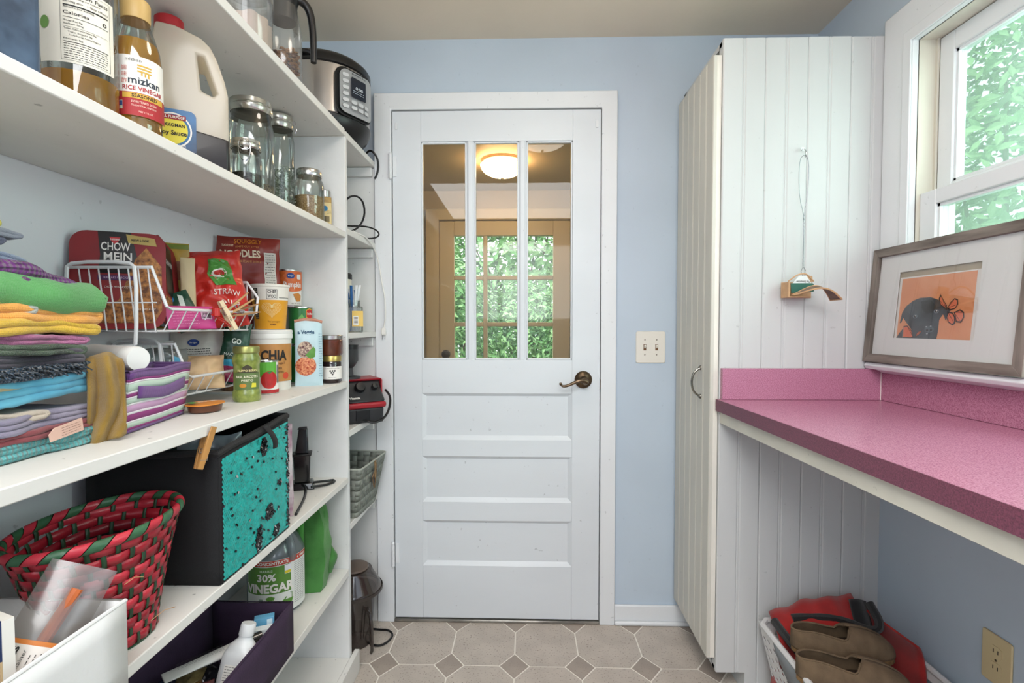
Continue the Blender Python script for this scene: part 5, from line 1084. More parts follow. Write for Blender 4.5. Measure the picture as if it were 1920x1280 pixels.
for i in range(ny):
    for j in range(nzz):
        y=y0_+.008+i*sp+(j%2)*sp*.5; u=(y-y0_)/(y1_-y0_); zt=zt0+(zt1-zt0)*u-.013; z=Z2+.010+j*(zt-Z2-.012)/nzz
        v=(z-Z2)/(zt-Z2)
        d=noise.noise(Vector((y*26,z*26,3.3)))+.35*noise.noise(Vector((y*110,z*110,1)))
        spots=((.62,.30,.055,.075),(.47,.14,.05,.11),(.74,.10,.05,.05),(.55,.90,.05,.09),(.80,.50,.03,.03))
        dark=any(((u-a)/c)**2+((v-b_)/e)**2<1+.9*d for a,b_,c,e in spots) or (u>.93 and RR.random()<.5) or (u<.02 and RR.random()<.6) or RR.random()<.02
        mi=(2 if RR.random()<.12 and (dark) else 1) if dark else 0; b.mt(mi)
        tilt=RR.uniform(-.25,.05) if not dark else RR.uniform(-.9,.6); r=.0033; bul=.005*math.sin(PI*u)*math.sin(PI*v)
        c=Vector((x1+.0048+bul+(.002 if dark else 0),y,z)); yy=RR.uniform(-.15,.15)
        vs=[]
        for k in range(6):
            a=k*PI/3; dy,dz=r*math.cos(a),r*math.sin(a); vs.append(c+Vector((dz*tilt+dy*yy,dy,dz)))
        b.add(vs,[(0,1,2,3,4,5)])
o=b.obj('sequins',[TL,DKS,SVS],t,smooth=False); o['kind']='stuff'
b=B(); b.grid(lambda u,v:Vector((x1+.010+.012*math.sin(v*2.6),1.135+.055*v*.6+(u-.5)*.018,.986-.058*v)),2,10); b.obj('pull_tab',mat('felt_binding','#262526'),t,solid=.003)
t2,F=pouch('grey_pouch','shiny grey plastic pouch poking out of the sequin cube','packet',(-.66,1.045,.86),-50,.12,.122,.05,mat('grey_film','#7f8890',.2,var=.25,vs=14,spec=.8),10,.010,31)
t2,F=pouch('dark_green_bag','dark green bag just visible inside the sequin cube','packet',(-.76,1.02,.80),-60,.15,.160,.05,mat('bottle_green_film','#1c4a44',.35,var=.3,vs=14),10,.010,32)
peg('wooden clothespin clipped upright over the rim of the sequin cube',(-.606,.935,.985),eul(90,-72,65),mat('peg_wood_gold','#b8864a',.5,var=.2,vs=30,stretch=(1,1,.2)))
D.objects['clothespin.003'].scale=(1.12,1.12,1.12)
# bag behind the cube
t,F=pouch('cotton_bag','white and plum plastic bag standing behind the sequin cube','packet',(-.668,1.318,Z2),-62,.092,.250,.045,mat('white_film','#ded6d8',.35,var=0,col2='#8a2f62',vs=16),2,.006,33)
# black device with stand and cord
t=thing('shaver_stand','black charger stand with upright faceted black handle near the divider','charger',(-.706,1.575,Z2),A(20)); BK2=mat('gloss_black','#0f0f11',.15,coat=.5)
def frus(w0,d0,w1,d1,z0_,z1_,ox=0): return B().hexa([(-w0/2,-d0/2,z0_),(w0/2,-d0/2,z0_),(w0/2,d0/2,z0_),(-w0/2,d0/2,z0_),(-w1/2+ox,-d1/2,z1_),(w1/2+ox,-d1/2,z1_),(w1/2+ox,d1/2,z1_),(-w1/2+ox,d1/2,z1_)])
frus(.075,.060,.060,.050,.001,.022).obj('stand_foot',BK2,t,bev=.003); frus(.044,.042,.050,.046,.022,.110).obj('stand_holder',BK2,t,bev=.003); frus(.056,.050,.058,.052,.106,.113).obj('holder_rim',BLACK,t,bev=.002); frus(.040,.036,.026,.022,.113,.190,.004).obj('handle_body',BK2,t,bev=.003); frus(.027,.023,.024,.02,.188,.194,.004).obj('handle_cap',BLACK,t,bev=.002)
b=B(); b.tube([(-.700,1.555,Z2+.018),(-.675,1.53,Z2+.014),(-.655,1.475,Z2+.005),(-.635,1.40,Z2+.005),(-.62,1.34,Z2+.005)],.004,8,smooth=2); b.tube([(-.700,1.560,Z2+.016),(-.672,1.60,Z2+.012),(-.650,1.630,Z2+.006),(-.632,1.645,Z2+.005),(-.622,1.625,Z2+.005),(-.640,1.59,Z2+.005),(-.670,1.555,Z2+.010)],.004,8,smooth=2); tag(b.obj('charger_cord',BLACK),'black charger cord looping on the shelf beside the stand','cord')
# --- red and green woven basket
t=thing('red_basket','oval red and green woven splint basket on the lower shelf','basket',(-.692,.800,Z2))
def oval(a0,b0,a1,b1,H):
    def path(a,h):
        h2=max(0,h); A_,B_=b0+(b1-b0)*h2**1.3,a0+(a1-a0)*h2**1.3; th=a*2*PI
        return Vector((A_*math.cos(th),B_*math.sin(th),.003+H*h)),Vector((math.cos(th),math.sin(th),0)).normalized()
    return path
RS=[mat('red_splint','#b52334',.35,var=.3,vs=24,bump=.3,bs=150,stretch=(.3,.3,1)),mat('red_splint_light','#c93444',.35,var=.3,vs=24,stretch=(.3,.3,1)),mat('red_splint_dark','#9c1d2e',.35,var=.3,vs=24)]
GSP=[mat('green_splint','#25492f',.5,var=.3,vs=30)]
op=oval(.078,.068,.136,.092,.188); woven(t,op,38,11,RS,GSP,amp=.0015,gap=.04,sfrac=.36,jit=.5)
b=B(); b.prism([(op(i/40,0)[0].x,op(i/40,0)[0].y) for i in range(40)],lambda u,v,w:Vector((u,v,.001+w)),.003); b.obj('basket_bottom',GSP[0],t)
b=B(); nseg=160
for k in range(2):   # wrapped rim: two splints spiralling round
    def f(u,v):
        a=u; p,n=op(a,1.0); th=2*PI*(a*15+k*.5)+v*PI*.92; r=.0085*(1+.0*v); return p+n*(r*.8*math.cos(th))+Vector((0,0,.003+r*math.sin(th)))
    b.mt(k).grid(f,nseg*2,5,closeu=True)
b.obj('wrapped_rim',[RS[1],mat('green_splint_rim','#3c6b4a',.4,var=.3,vs=30)],t)
for k,(a,L) in enumerate(((.93,.03),(.02,.04),(.86,.045))):
    p,n=op(a,.12 if k else .6); b=B(); b.tube([p+n*.002,p+n*.01+Vector((0,L*.5,.006)),p+n*.014+Vector((0,L,.0))],.0007,4); b.obj('loose_splint',mat('straw','#b08a60',.6),t)
# --- white fabric bin and contents
t=thing('white_bin','white fabric bin in the bottom left corner of the photo','bin',(0,0,0)); WF=mat('white_canvas','#dcdcdb',.7,var=.05,vs=10,bump=.2,bs=200)
bx0,bx1,by0,by1,bz0,bz1=-.81,-.572,.36,.698,Z2+.001,.822
for (a,c) in (((bx0,by0),(bx1,by0)),((bx1,by0),(bx1,by1)),((bx1,by1),(bx0,by1)),((bx0,by1),(bx0,by0))):
    b=B(); b.grid(lambda u,v,a=a,c=c:Vector((a[0]+(c[0]-a[0])*u,a[1]+(c[1]-a[1])*u,bz0+(bz1-bz0)*v)),8,4); b.obj('bin_wall',WF,t,solid=.004)
B().box(bx0,by0,bz0,bx1,by1,bz0+.004).obj('bin_base',WF,t)
b=B(); b.tube([(bx0,by0,bz1),(bx1,by0,bz1),(bx1,by1,bz1),(bx0,by1,bz1)],.0032,8,closed=True); b.tube([(bx0,by1+.0,bz1-.02),(bx1+.001,by1,bz1-.02),(bx1+.001,by0,bz1-.02)],.0012,6); b.obj('rim_seam',WF,t)
# clear packet
t=thing('clear_packet','long clear plastic packet with orange bordered nutrition facts label leaning in the white bin','packet',(0,0,0))
p0=Vector((-.640,.560,.712)); p1=Vector((-.612,.680,.882)); ax=(p1-p0).normalized(); rr_=Vector((.75,.66,0)); rr_=(rr_-ax*rr_.dot(ax)).normalized(); nn_=rr_.cross(ax)*1.0; L_=(p1-p0).length
if nn_.y>0: nn_=-nn_
def Fp2(u,v,w=0): 
    q=math.sin(PI*(u/.078+.5)) ; return p0+ax*v+rr_*u+nn_*(.013*max(0,q)**.6*(1-.7*max(0,(v-L_*.6)/(L_*.4)))+w)
def Fp3(u,v,w=0): 
    q=math.sin(PI*(u/.078+.5)) ; return p0+ax*v+rr_*u-nn_*(.013*max(0,q)**.6*(1-.7*max(0,(v-L_*.6)/(L_*.4)))+w)
FILM=glass('clear_film','#e4e4e2',.14,.22,haze=.16,hcol='#d9d2cf')
b=B(); b.grid(lambda a,c:Fp2((a-.5)*.078,c*L_),12,20); b.grid(lambda a,c:Fp3((.5-a)*.078,c*L_),12,20); b.obj('film_sleeve',FILM,t)
b=B(); b.rect(Fp2,-.036,L_*.0,.036,L_*.56,.0008,12,8); lb=b.obj('label_border',C('#c8742c',.5),t); b=B(); b.rect(Fp2,-.032,0,.032,L_*.535,.0014,12,8); l2=b.obj('facts_label',C('#dcd6d0',.6),t)
Fr_=lambda u,v,w=0:Fp2(-v,u,w)
txt('Nutrition Facts',.013,Fr_,INK,l2,L_*.27,.022,.0022,L_*.50,bold=.02); txt('about 4 servings per container',.006,Fr_,INK,l2,L_*.27,.011,.0022,L_*.48); fakelines(Fr_,L_*.05,L_*.5,-.028,.003,7,C('#4a4440'),l2,.0010,41,.0022)
b=B(); b.tube([Fp3(0,L_*.5,-.012),Fp3(.006,L_*.86,-.010)],.008,10); b.obj('orange_stick',mat('orange_stick','#c0622c',.5,var=.3,vs=20),t)
t=thing('book','blue and cream book with white page edges at the bottom left edge','book',(-.675,.600,Z2+.006),A(-20))
B().box(-.060,-.006,0,.060,.006,.158).obj('page_block',C('#e4e0d8',.7),t); b=B(); b.mt(0).box(-.061,-.0080,0,.060,-.0062,.110); b.mt(1).box(-.061,-.0080,.110,.060,-.0062,.159); b.obj('cover',[C('#c9ad84'),C('#25335c')],t)
# ================= BOTTOM-MOST VISIBLE SHELF (top z .385) =================
Z3=.385
t=thing('purple_bin','dark plum fabric bin with bottles and cards on the lowest stocked shelf','bin',(0,0,0)); PF=mat('plum_fabric','#33203a',.9,var=.15,vs=20,bump=.4,bs=300)
bx0,bx1,by0,by1,bz0,bz1=-.800,-.592,.92,1.252,Z3+.001,.512
for (a,c) in (((bx0,by0),(bx1,by0)),((bx1,by0),(bx1,by1)),((bx1,by1),(bx0,by1)),((bx0,by1),(bx0,by0))):
    b=B(); b.grid(lambda u,v,a=a,c=c:Vector((a[0]+(c[0]-a[0])*u,a[1]+(c[1]-a[1])*u,bz0+(bz1-bz0)*v+.003*math.sin(PI*u)*-v)),8,4); b.obj('bin_wall',PF,t,solid=.005)
B().box(bx0,by0,bz0,bx1,by1,bz0+.004).obj('bin_base',PF,t)
b=B(); b.tube([(bx0,by0,bz1),(bx1,by0,bz1),(bx1,by1,bz1),(bx0,by1,bz1)],.003,8,closed=True); b.obj('rim_seam',PF,t)
# white bottle in bin
t=thing('white_bottle','white plastic bottle with ribbed white cap standing tilted in the plum bin','bottle',(0,0,0)); WB=mat('white_bottle_plastic','#d9dadb',.35,sss=0)
E=Matrix.Translation((-.640,1.060,.405))@Matrix.Rotation(A(-16),4,'X')@Matrix.Rotation(A(8),4,'Y')
b=B()
def f(u,v):
    prof=[(0,.034,.024),(.01,.036,.026),(.085,.036,.026),(.105,.030,.022),(.120,.015,.014),(.130,.013,.013)]
    s_=v*(len(prof)-1); i=min(len(prof)-2,int(s_)); q=s_-i; z,a_,b_=[prof[i][k]*(1-q)+prof[i+1][k]*q for k in range(3)]; th=u*2*PI; ex=.6 if z<.1 else 1
    cx,cy=math.cos(th),math.sin(th); return E@Vector((a_*math.copysign(abs(cx)**ex,cx),b_*math.copysign(abs(cy)**ex,cy),z))
b.grid(f,36,20,closeu=True); b.obj('bottle_body',WB,t); b=B(); b.lathe([(.0155,.126),(.016,.128),(.0158,.148),(.0145,.151),(.001,.151)],seg=24,F=lambda p:E@p); b.obj('cap',WB,t)
Fb_=planeF(E@Vector((0,-.0265,.045)),E.to_3x3()@Vector((1,0,0)),E.to_3x3()@Vector((0,0,1))); b=B(); b.rect(Fb_,-.018,-.04,.018,.028,.0006); lb=b.obj('facts_label',PAPER,t); fakelines(Fb_,-.016,.016,-.035,.024,12,INK,lb,.001,51)
# tube
t=thing('ointment_tube','white and clear squeeze tube lying across the plum bin','tube',(0,0,0)); p0=Vector((-.755,1.015,.470)); p1=Vector((-.640,1.135,.476)); ax=(p1-p0).normalized(); s_=Vector((ax.y,-ax.x,0))
def f(u,v): 
    th=u*2*PI; w_=.016+.004*(1-v); h_=.0025+.011*v; p=p0.lerp(p1,v); return p+s_*(w_*math.cos(th))+Vector((0,0,h_*math.sin(th)+.008))
b=B(); b.grid(f,20,12,closeu=True); b.obj('tube_body',C('#d9d8d4',.4),t); b=B(); b.tube([p1+Vector((0,0,.008)),p1+ax*.028+Vector((0,0,.008))],.012,16); b.obj('tube_cap',glass('grey_cap','#9a9896',.2,.1,haze=.3,hcol='#6a6866'),t)
Ft_=planeF(p0.lerp(p1,.45)+Vector((0,0,.0195)),ax,-s_); fakelines(Ft_,-.05,.04,-.010,.010,5,C('#4a4a4a'),t,.0009,61,.0005)
for k,(yy,xx,hh,c1,lab) in enumerate(((1.195,-.622,.118,'#5fa0c4','light blue boxed packet upright in the plum bin corner'),(1.170,-.612,.105,'#dfe4e4','white and teal card box upright in front of the blue packet'))):
    t=thing('card_box',lab,'box',(xx-.012,yy,Z3+.006),A(24)); b=B(); b.box(-.022,-.010,0,.022,.010,hh); b.obj('box_body',C(c1,.4),t,bev=.001)
    b=B(); b.box(.006,-.0106,.0,.018,-.0102,hh-.004); b.obj('side_print',C('#2f8f96' if k else '#cfe4ee',.4),t)
cols=['#3a5a4c','#1f4a55','#7b5a34','#6a3a3c','#2c3f5c','#9a8a5c','#2a2a30']; RR=random.Random(21)
labs=['green wrapped sweet near the left end of the plum bin','teal wrapped sweet at the left end of the plum bin','brown wrapped sweet under the squeeze tube','dark red wrapped sweet behind the white bottle','navy wrapped sweet deep in the plum bin','olive wrapped sweet beside the white bottle base','black wrapped sweet at the back of the plum bin']
for k in range(7):
    c=Vector((-.765+.03*(k%4)+.01*RR.random(),.965+.045*(k//2)*.9+.02*RR.random(),Z3+.030+.012*(k%2)))
    t,F=pouch('wrapped_sweet',labs[k],'sweet',c,RR.uniform(-90,0),.055,.045,.022,mat('foil_%d'%k,cols[k],.2,.3,var=.4,vs=60),50,.006,70+k); t['group']='wrapped sweets in the plum bin'
# vinegar jug
t=thing('vinegar_jug','large clear cleaning vinegar jug with green and white label','jug',(-.738,1.462,Z3),0); R=.078; JP=glass('jug_plastic','#dfe6e8',.12,.06,haze=.38,hcol='#c9d2d6')
B().lathe([(.001,0),(R-.012,0),(R-.002,.010),(R,.020),(R,.165),(R-.003,.178),(R-.016,.205),(R-.040,.232),(.026,.242),(.022,.246)],seg=48,cap=False).obj('jug_body',JP,t)
B().lathe([(.001,.004),(R-.014,.003),(R-.004,.012),(R-.003,.165),(R-.008,.176),(.001,.176)],seg=48).obj('vinegar',glass('water_liquid','#d8e0e2',.05,.05,haze=.22,hcol='#b9c4c8'),t)
B().lathe([(.024,.238),(.025,.240),(.025,.262),(.022,.264),(.001,.264)],seg=28).obj('cap',C('#e4e4e0'),t)
b=B(); b.tube([(.020,-.012,.235),(.045,-.025,.228),(.062,-.036,.205),(.070,-.042,.178),(.066,-.038,.160)],.010,12,smooth=2); b.obj('handle',JP,t)
F=cylF(R+.0004,A(-62)); lb=label(F,-.095,.014,.105,.168,C('#e4e6e2',.5),t,nu=40)
poly_on(F,R4(-.092,.072,.038,.150),.0010,mat('label_green','#5d8f3a',.5,var=.15,vs=20),lb,'green_field'); b=B().rect(F,-.094,.152,.104,.167,.0012,40); b.obj('red_band',C('#c0402c'),lb)
txt('CONCENTRATE',.012,F,PAPER,lb,-.012,.1595,.0020,.085,bold=.03,sub=1); txt('6 TIMES',.009,F,PAPER,lb,.075,.160,.0020,.034,bold=.03); txt('HARRIS',.009,F,C('#cfe0c0'),lb,-.028,.139,.0018,.034,bold=.02); txt('30%',.028,F,PAPER,lb,-.028,.119,.0020,.050,bold=.03,sub=1); txt('VINEGAR',.034,F,PAPER,lb,-.022,.088,.0024,.134,bold=.04,sub=1)
poly_on(F,R4(.020,.124,.038,.149),.0018,C('#e8e8f0'),lb,'seal'); poly_on(F,R4(.021,.125,.037,.133),.0022,C('#e0cc30'),lb,'seal')
GP=C('#5d8f3a'); poly_on(F,[(-.030,.062),(-.022,.066),(-.014,.066),(-.006,.062),(-.010,.054),(-.012,.056),(-.012,.036),(-.024,.036),(-.024,.056),(-.026,.054)],.0012,GP,lb,'shirt_icon'); poly_on(F,R4(-.048,.038,-.038,.060),.0012,C('#8a9a8c'),lb,'pack_icon'); poly_on(F,[(.0,.034),(.012,.034),(.014,.042),(.026,.056),(.024,.058),(.010,.045),(.0,.040)],.0012,GP,lb,'trowel_icon')
poly_on(F,[(.016,.050),(.044,.050),(.040,.038),(.020,.038)],.0012,GP,lb,'bathtub_icon'); b=B().tube([F(.040,.050,.0014),F(.040,.066,.0014),F(.035,.066,.0014)],.0008,5); b.obj('tap_icon',GP,lb)
fakelines(F,.048,.090,.030,.145,22,C('#6a6a6a'),lb,.0012,81,.0014)
# green cloth bag
t=thing('green_bag','bright green fabric bag folded upright at the divider end of the lowest shelf','bag',(-.690,1.570,Z3)); GB=W('green_fabric','#4a8a40',400,.3,col2='#37742f')
b=B()
def f(u,v):   # folded standing bag: u around, v up
    pts=[(-.075,.010),(-.010,-.048),(.052,-.038),(.058,.010),(.046,.055),(-.030,.060),(-.080,.050)]
    n=len(pts); s_=(u%1)*n; i=int(s_)%n; q=s_-int(s_); p=Vector(pts[i]).lerp(Vector(pts[(i+1)%n]),q)
    k=1-.16*v*v; tw=.012*math.sin(v*3)
    e=nz((p.x,p.y,v*.25),22,5); top=.262+.015*math.sin(u*6.28)
    if v>.97: k*=.80
    return Vector((p.x*k+tw+.006*e,p.y*k*(1-.35*v)+.008*e+.010*v,.001+top*v))
b.grid(f,56,26,closeu=True); b.obj('bag_body',GB,t,ang=50)
b=B()
def f(u,v):
    a=u*PI*2; c=Vector((.070,.035,.085-.035*(1-v))); r=(.028 if v<.6 else .028-.020*(v-.6)/.4)*(.4+.6*min(1,v*2.2)); return Vector((c.x-.02+r*1.1*math.cos(a),c.y+r*.8*math.sin(a),.030+.085*v+.01*math.cos(a)*v))
b.grid(f,20,10,closeu=True); b.obj('folded_corner',GB,t,ang=50)
b=B(); b.grid(lambda u,v:Vector((-.012+.02*u+.004*v,-.055+.004*u,.01+.25*v)),1,8); b.obj('edge_seam',W('green_fabric_light','#58ac4a',400,.3),t,solid=.002)
b=B(); b.tube([(.035,.01,.255),(.050,.005,.245),(.056,.0,.22),(.046,-.005,.205)],.004,6,smooth=1); b.obj('handle_loop',GB,t)
# ================= WALL DETAILS =================
t=thing('light_switch','double toggle switch plate on the pale blue wall','switch',(.503,2.0497,1.128)); IV=C('#e6e2d8',.35)
B().prism(rrect(.118,.127,.008,4),lambda u,v,w:Vector((u,-w,v)),.006).obj('cover_plate',IV,t,bev=.003)
for sx_ in (-.0235,.0235):
    B().prism(rrect(.011,.024,.001,2,sx_,0),lambda u,v,w:Vector((u,-.0055-w,v)),.0012).obj('slot_recess',C('#6b4a2c',.6),t)
    B().hexa([(sx_-.0035,-.007,-.004),(sx_+.0035,-.007,-.004),(sx_+.0035,-.006,.008),(sx_-.0035,-.006,.008),(sx_-.003,-.015,.004),(sx_+.003,-.015,.004),(sx_+.003,-.012,.010),(sx_-.003,-.012,.010)]).obj('toggle',IV,t,bev=.0006)
    for z_ in (-.030,.030): B().prism(circ(sx_,z_,.0028,12),lambda u,v,w:Vector((u,-.006-w,v)),.0008).obj('plate_screw',C('#8d8578',.4,metal=.5),t)
t=thing('power_outlet','cream outlet plate low on the right wall beside the laundry basket','outlet',(XR-.0003,1.232,.405)); CR=C('#d9c79c',.4)
B().prism(rrect(.078,.122,.006,4),lambda u,v,w:Vector((-w,u,v)),.005).obj('cover_plate',CR,t,bev=.002)
for z_ in (-.020,.020):
    B().prism(rrect(.034,.028,.010,4,0,z_),lambda u,v,w:Vector((-.005-w,u,v)),.0015).obj('socket_face',CR,t)
    for y_ in (-.006,.006): B().box(-.0068,y_-.001,z_-.003,-.0064,y_+.001,z_+.006).obj('socket_slot',INK,t)
B().prism(circ(0,0,.003,12),lambda u,v,w:Vector((-.005-w,u,v)),.001).obj('plate_screw',CHROME,t)
# ---- framed picture
t=thing('framed_picture','grey wood framed print of a black dog with orange butterflies on the window stool','picture',(0,0,0))
pb=Vector((XR-.049,1.645,1.1005)); ur=Vector((.0,-1,0)); uu=Vector((.085,0,1)).normalized(); W_,H_=.520,.352
F=planeF(pb,ur,uu)   # u toward the camera end, v up, out to the room (-x)
FWD=mat('weathered_wood','#8a8078',.6,var=0,col2='#5d544d',vs=40,bump=.5,bs=60,stretch=(1,.12,1)); FWV=mat('weathered_wood_v','#8a8078',.6,var=0,col2='#5d544d',vs=40,bump=.5,bs=60,stretch=(1,1,.12)); f_=.026
for poly,m_ in (([(0,0),(W_,0),(W_-f_,f_),(f_,f_)],FWD),([(0,H_),(f_,H_-f_),(W_-f_,H_-f_),(W_,H_)],FWD),([(0,0),(f_,f_),(f_,H_-f_),(0,H_)],FWV),([(W_,0),(W_,H_),(W_-f_,H_-f_),(W_-f_,f_)],FWV)):
    b=B().prism(poly,lambda u,v,w:F(u,v,w),.020); b.obj('frame_rail',m_,t,bev=.0012)
B().prism(R4(.010,.010,W_-.01,H_-.01),lambda u,v,w:F(u,v,w),.003).obj('backing_board',C('#a09078',.8),t)
ax0,ax1,az0,az1=.108,.372,.078,.272
b=B(); 
for p in (R4(f_-.002,f_-.002,ax0,H_-f_+.002),R4(ax1+.008,f_-.002,W_-f_+.002,H_-f_+.002),R4(ax0,f_-.002,ax1+.008,az0),R4(ax0,az1+.0,ax1+.008,H_-f_+.002)): b.prism(p,lambda u,v,w:F(u,v,w+.0075),.002)
b.obj('mat_board',C('#e3e3e2',.8),t)
B().prism(R4(ax0-.004,az0-.004,ax1+.012,az1+.004),lambda u,v,w:F(u,v,w+.003),.0015).obj('print_backing',C('#a89a84',.8),t)
rp=B().flat([(ax0,az0-.002),(ax1+.006,az0-.002),(ax1+.006,az1-.018),(ax0,az1-.016)],F,.0052).obj('print_sheet',C('#e6e2de',.8),t)
ox0,ox1,oz0,oz1=ax0+.010,ax1-.006,az0,az1-.021
og=B().flat(R4(ox0,oz0,ox1,oz1),F,.0058).obj('orange_ground',mat('orange_print','#e59a6c',.6,var=0,col2='#dc8c5c',vs=14),rp)
S=lambda pts:[(ox0+(ox1-ox0)*a,oz0+(oz1-oz0)*b_) for a,b_ in pts]
def pl(pts,w,m_,nm): 
    o=poly_on(F,S(pts),w,m_,rp,nm); return o
DK=mat('dog_black','#343a40',.6,var=0,col2='#454e56',vs=30); OB=C('#e0714a',.6); BW=C('#23191a',.6)
pl([(.03,.25),(.05,.42),(.10,.53),(.20,.62),(.30,.66),(.45,.66),(.56,.61),(.62,.54),(.68,.46),(.76,.47),(.72,.42),(.70,.33),(.68,.29),(.655,.36),(.64,.38),(.60,.30),(.60,.12),(.59,0),(.25,0),(.22,.15),(.12,.28),(.08,.34),(.055,.26)],.0062,DK,'dog_head')
pl([(0,0),(.04,.08),(.10,.17),(.14,.15),(.14,0)],.0064,DK,'dog_shoulder')
pl([(.32,.60),(.45,.62),(.54,.52),(.52,.42),(.42,.40),(.34,.48)],.0064,C('#1d1f22',.6),'dog_forehead')
for cx,cy in ((.26,.36),(.55,.43)):
    pl(circ(cx,cy,.035,14,.030),.0066,C('#76828b'),'eye_rim'); pl(circ(cx,cy,.020,12,.020),.0069,BW,'eye'); pl(circ(cx+.008,cy+.008,.009,8,.010),.0074,PAPER,'eye_glint')
pl(circ(.48,.15,.065,16,.055),.0066,C('#56616a'),'dog_nose'); pl(circ(.455,.135,.018,10,.018),.0070,BW,'nostril'); pl(circ(.51,.14,.016,10,.016),.0070,BW,'nostril')
for a in ((.44,.19),(.50,.20),(.46,.08)): pl(circ(a[0],a[1],.012,8,.010),.0072,C('#b5bdc2'),'nose_glint')
def wing(pts,k=.80):
    pl(pts,.0070,BW,'butterfly_wing_edge'); cx=sum(p[0] for p in pts)/len(pts); cy=sum(p[1] for p in pts)/len(pts); q=[(cx+(a-cx)*k,cy+(b_-cy)*k) for a,b_ in pts]; pl(q,.0074,OB,'butterfly_wing')
    b=B(); 
    for i in range(0,len(q),2): 
        a,b_=S([pts[0]])[0]; c,d_=S([q[i]])[0]; b.tube([F(a,b_,.0076),F(c,d_,.0076)],.0006,4)
    b.obj('wing_veins',BW,rp)
wing([(.69,.44),(.60,.52),(.565,.62),(.58,.70),(.63,.60),(.68,.52)],.7); wing([(.69,.47),(.72,.56),(.77,.62),(.81,.60),(.82,.52),(.79,.46),(.73,.44)]); wing([(.70,.42),(.69,.34),(.72,.26),(.78,.21),(.81,.24),(.80,.34),(.76,.41)],.78); wing([(.78,.41),(.82,.26),(.88,.25),(.91,.33),(.90,.41),(.85,.45)],.78)
wing([(.27,.02),(.23,.13),(.16,.21),(.10,.20),(.10,.0),(.24,-.0)],.88); wing([(.28,.01),(.32,.10),(.39,.15),(.385,.12),(.33,.04)],.7)
# white spots along the lower wing
for i in range(8): pl(circ(.105+.002*(i%2),.02+.023*i,.005,6,.005),.0078,PAPER,'wing_spot')
B().prism(R4(f_-.003,f_-.003,W_-f_+.003,H_-f_+.003),lambda u,v,w:F(u,v,w+.0135),.0012).obj('picture_glass',glass('picture_glass','#fbfbfb',.03,.01),t,smooth=False)
# ---- hanging swatter tray
t=thing('hanging_holder','small wooden holder with green card hanging from a twisted wire on the cabinet side','holder',(0,0,0)); KR=mat('tan_card','#c9a078',.6,var=.2,vs=25)
y_=1.6375
b=B(); b.tube([(.872,1.637,1.770),(.872,1.622,1.765),(.872,1.615,1.752),(.874,1.622,1.742),(.878,1.632,1.742)],.0016,6,smooth=1); b.lathe([(.001,0),(.006,.0),(.006,.002)],seg=12,F=lambda p:Vector((.872+p.x,1.6375-p.z,1.770+p.y))); b.obj('cup_hook',CHROME,t)
GWR=mat('grey_wire','#8b8f92',.35,.8)
b=B(); b.tube([(.866,1.620,1.745),(.858,1.624,1.735),(.856,1.625,1.68),(.860,1.625,1.61),(.872,1.625,1.57),(.875,1.625,1.50),(.874,1.625,1.40)],.0011,6,smooth=1); b.tube([(.866,1.620,1.745),(.880,1.620,1.740),(.887,1.624,1.70),(.884,1.625,1.62),(.874,1.626,1.57),(.872,1.624,1.50),(.873,1.625,1.40)],.0011,6,smooth=1)
b.tube([(.8735+.0016*math.cos(k*.9),1.625+.0016*math.sin(k*.9),1.57-.0017*k) for k in range(100)],.0007,4); b.tube([(.874,1.625,1.40),(.866,1.622,1.385),(.868,1.618,1.375),(.872,1.62,1.37)],.0009,5); b.tube([(.874,1.625,1.40),(.882,1.625,1.388)],.0009,5); b.obj('hanging_wire',GWR,t)
b=B(); b.box(.812,1.634,1.302,.906,1.6372,1.352); b.box(.812,1.590,1.302,.817,1.634,1.350); b.box(.817,1.592,1.302,.880,1.634,1.306); b.box(.878,1.628,1.35,.906,1.6372,1.372); b.obj('tray_box',KR,t,bev=.001)
b=B(); b.tube([(.816,1.60,1.352),(.842,1.60,1.372),(.858,1.60,1.376),(.874,1.60,1.374),(.895,1.602,1.352)],.0022,6,smooth=1); b.obj('wooden_arch',KR,t)
Fg=planeF((.858,1.598,1.330),(1,0,0),(0,0,1)); b=B(); b.mt(0).prism([(-.034,-.014),(.034,-.010),(.040,.006),(.030,.016),(-.036,.016)],lambda u,v,w:Fg(u,v,w),.002); b.mt(1).prism([(-.030,.016),(.028,.016),(.012,.038),(-.012,.038)],lambda u,v,w:Fg(u,v,w),.0015); gc=b.obj('green_card',[C('#1f5a4c',.5),C('#d8dcdc',.6)],t)
Fg2=planeF((.858,1.5955,1.330),(-1,0,0),(0,0,-1)); txt('Fly Swatter',.010,Fg2,C('#2c3f44'),gc,-.002,-.021,.001 if False else -.001,.044,bold=.02); txt('wood & wire',.006,Fg2,C('#c8d4d0'),gc,0,-.004,-.001,.03)
b=B()
def f(u,v):
    x=.822+.118*u; z=1.318+.020*math.sin(u*4.2-.6)*(1) -.018*u*u+.004; y=1.590-.030*math.sin(PI*u)-.045*u*v-.012*v
    return Vector((x,y,z-.010*v*math.sin(PI*u)-.002))
b.grid(f,24,6); b.obj('leather_flap',mat('brown_leather_mesh','#7d6858',.7,var=.3,vs=60,bump=.5),t,solid=.0015)
b=B(); b.tube([f(i/20,1) for i in range(21)],lambda s_:.0026,6); b.tube([f(i/20,0) for i in range(21)],.0022,6); b.tube([f(1,i/5) for i in range(6)],.0026,6); b.obj('flap_edging',KR,t)
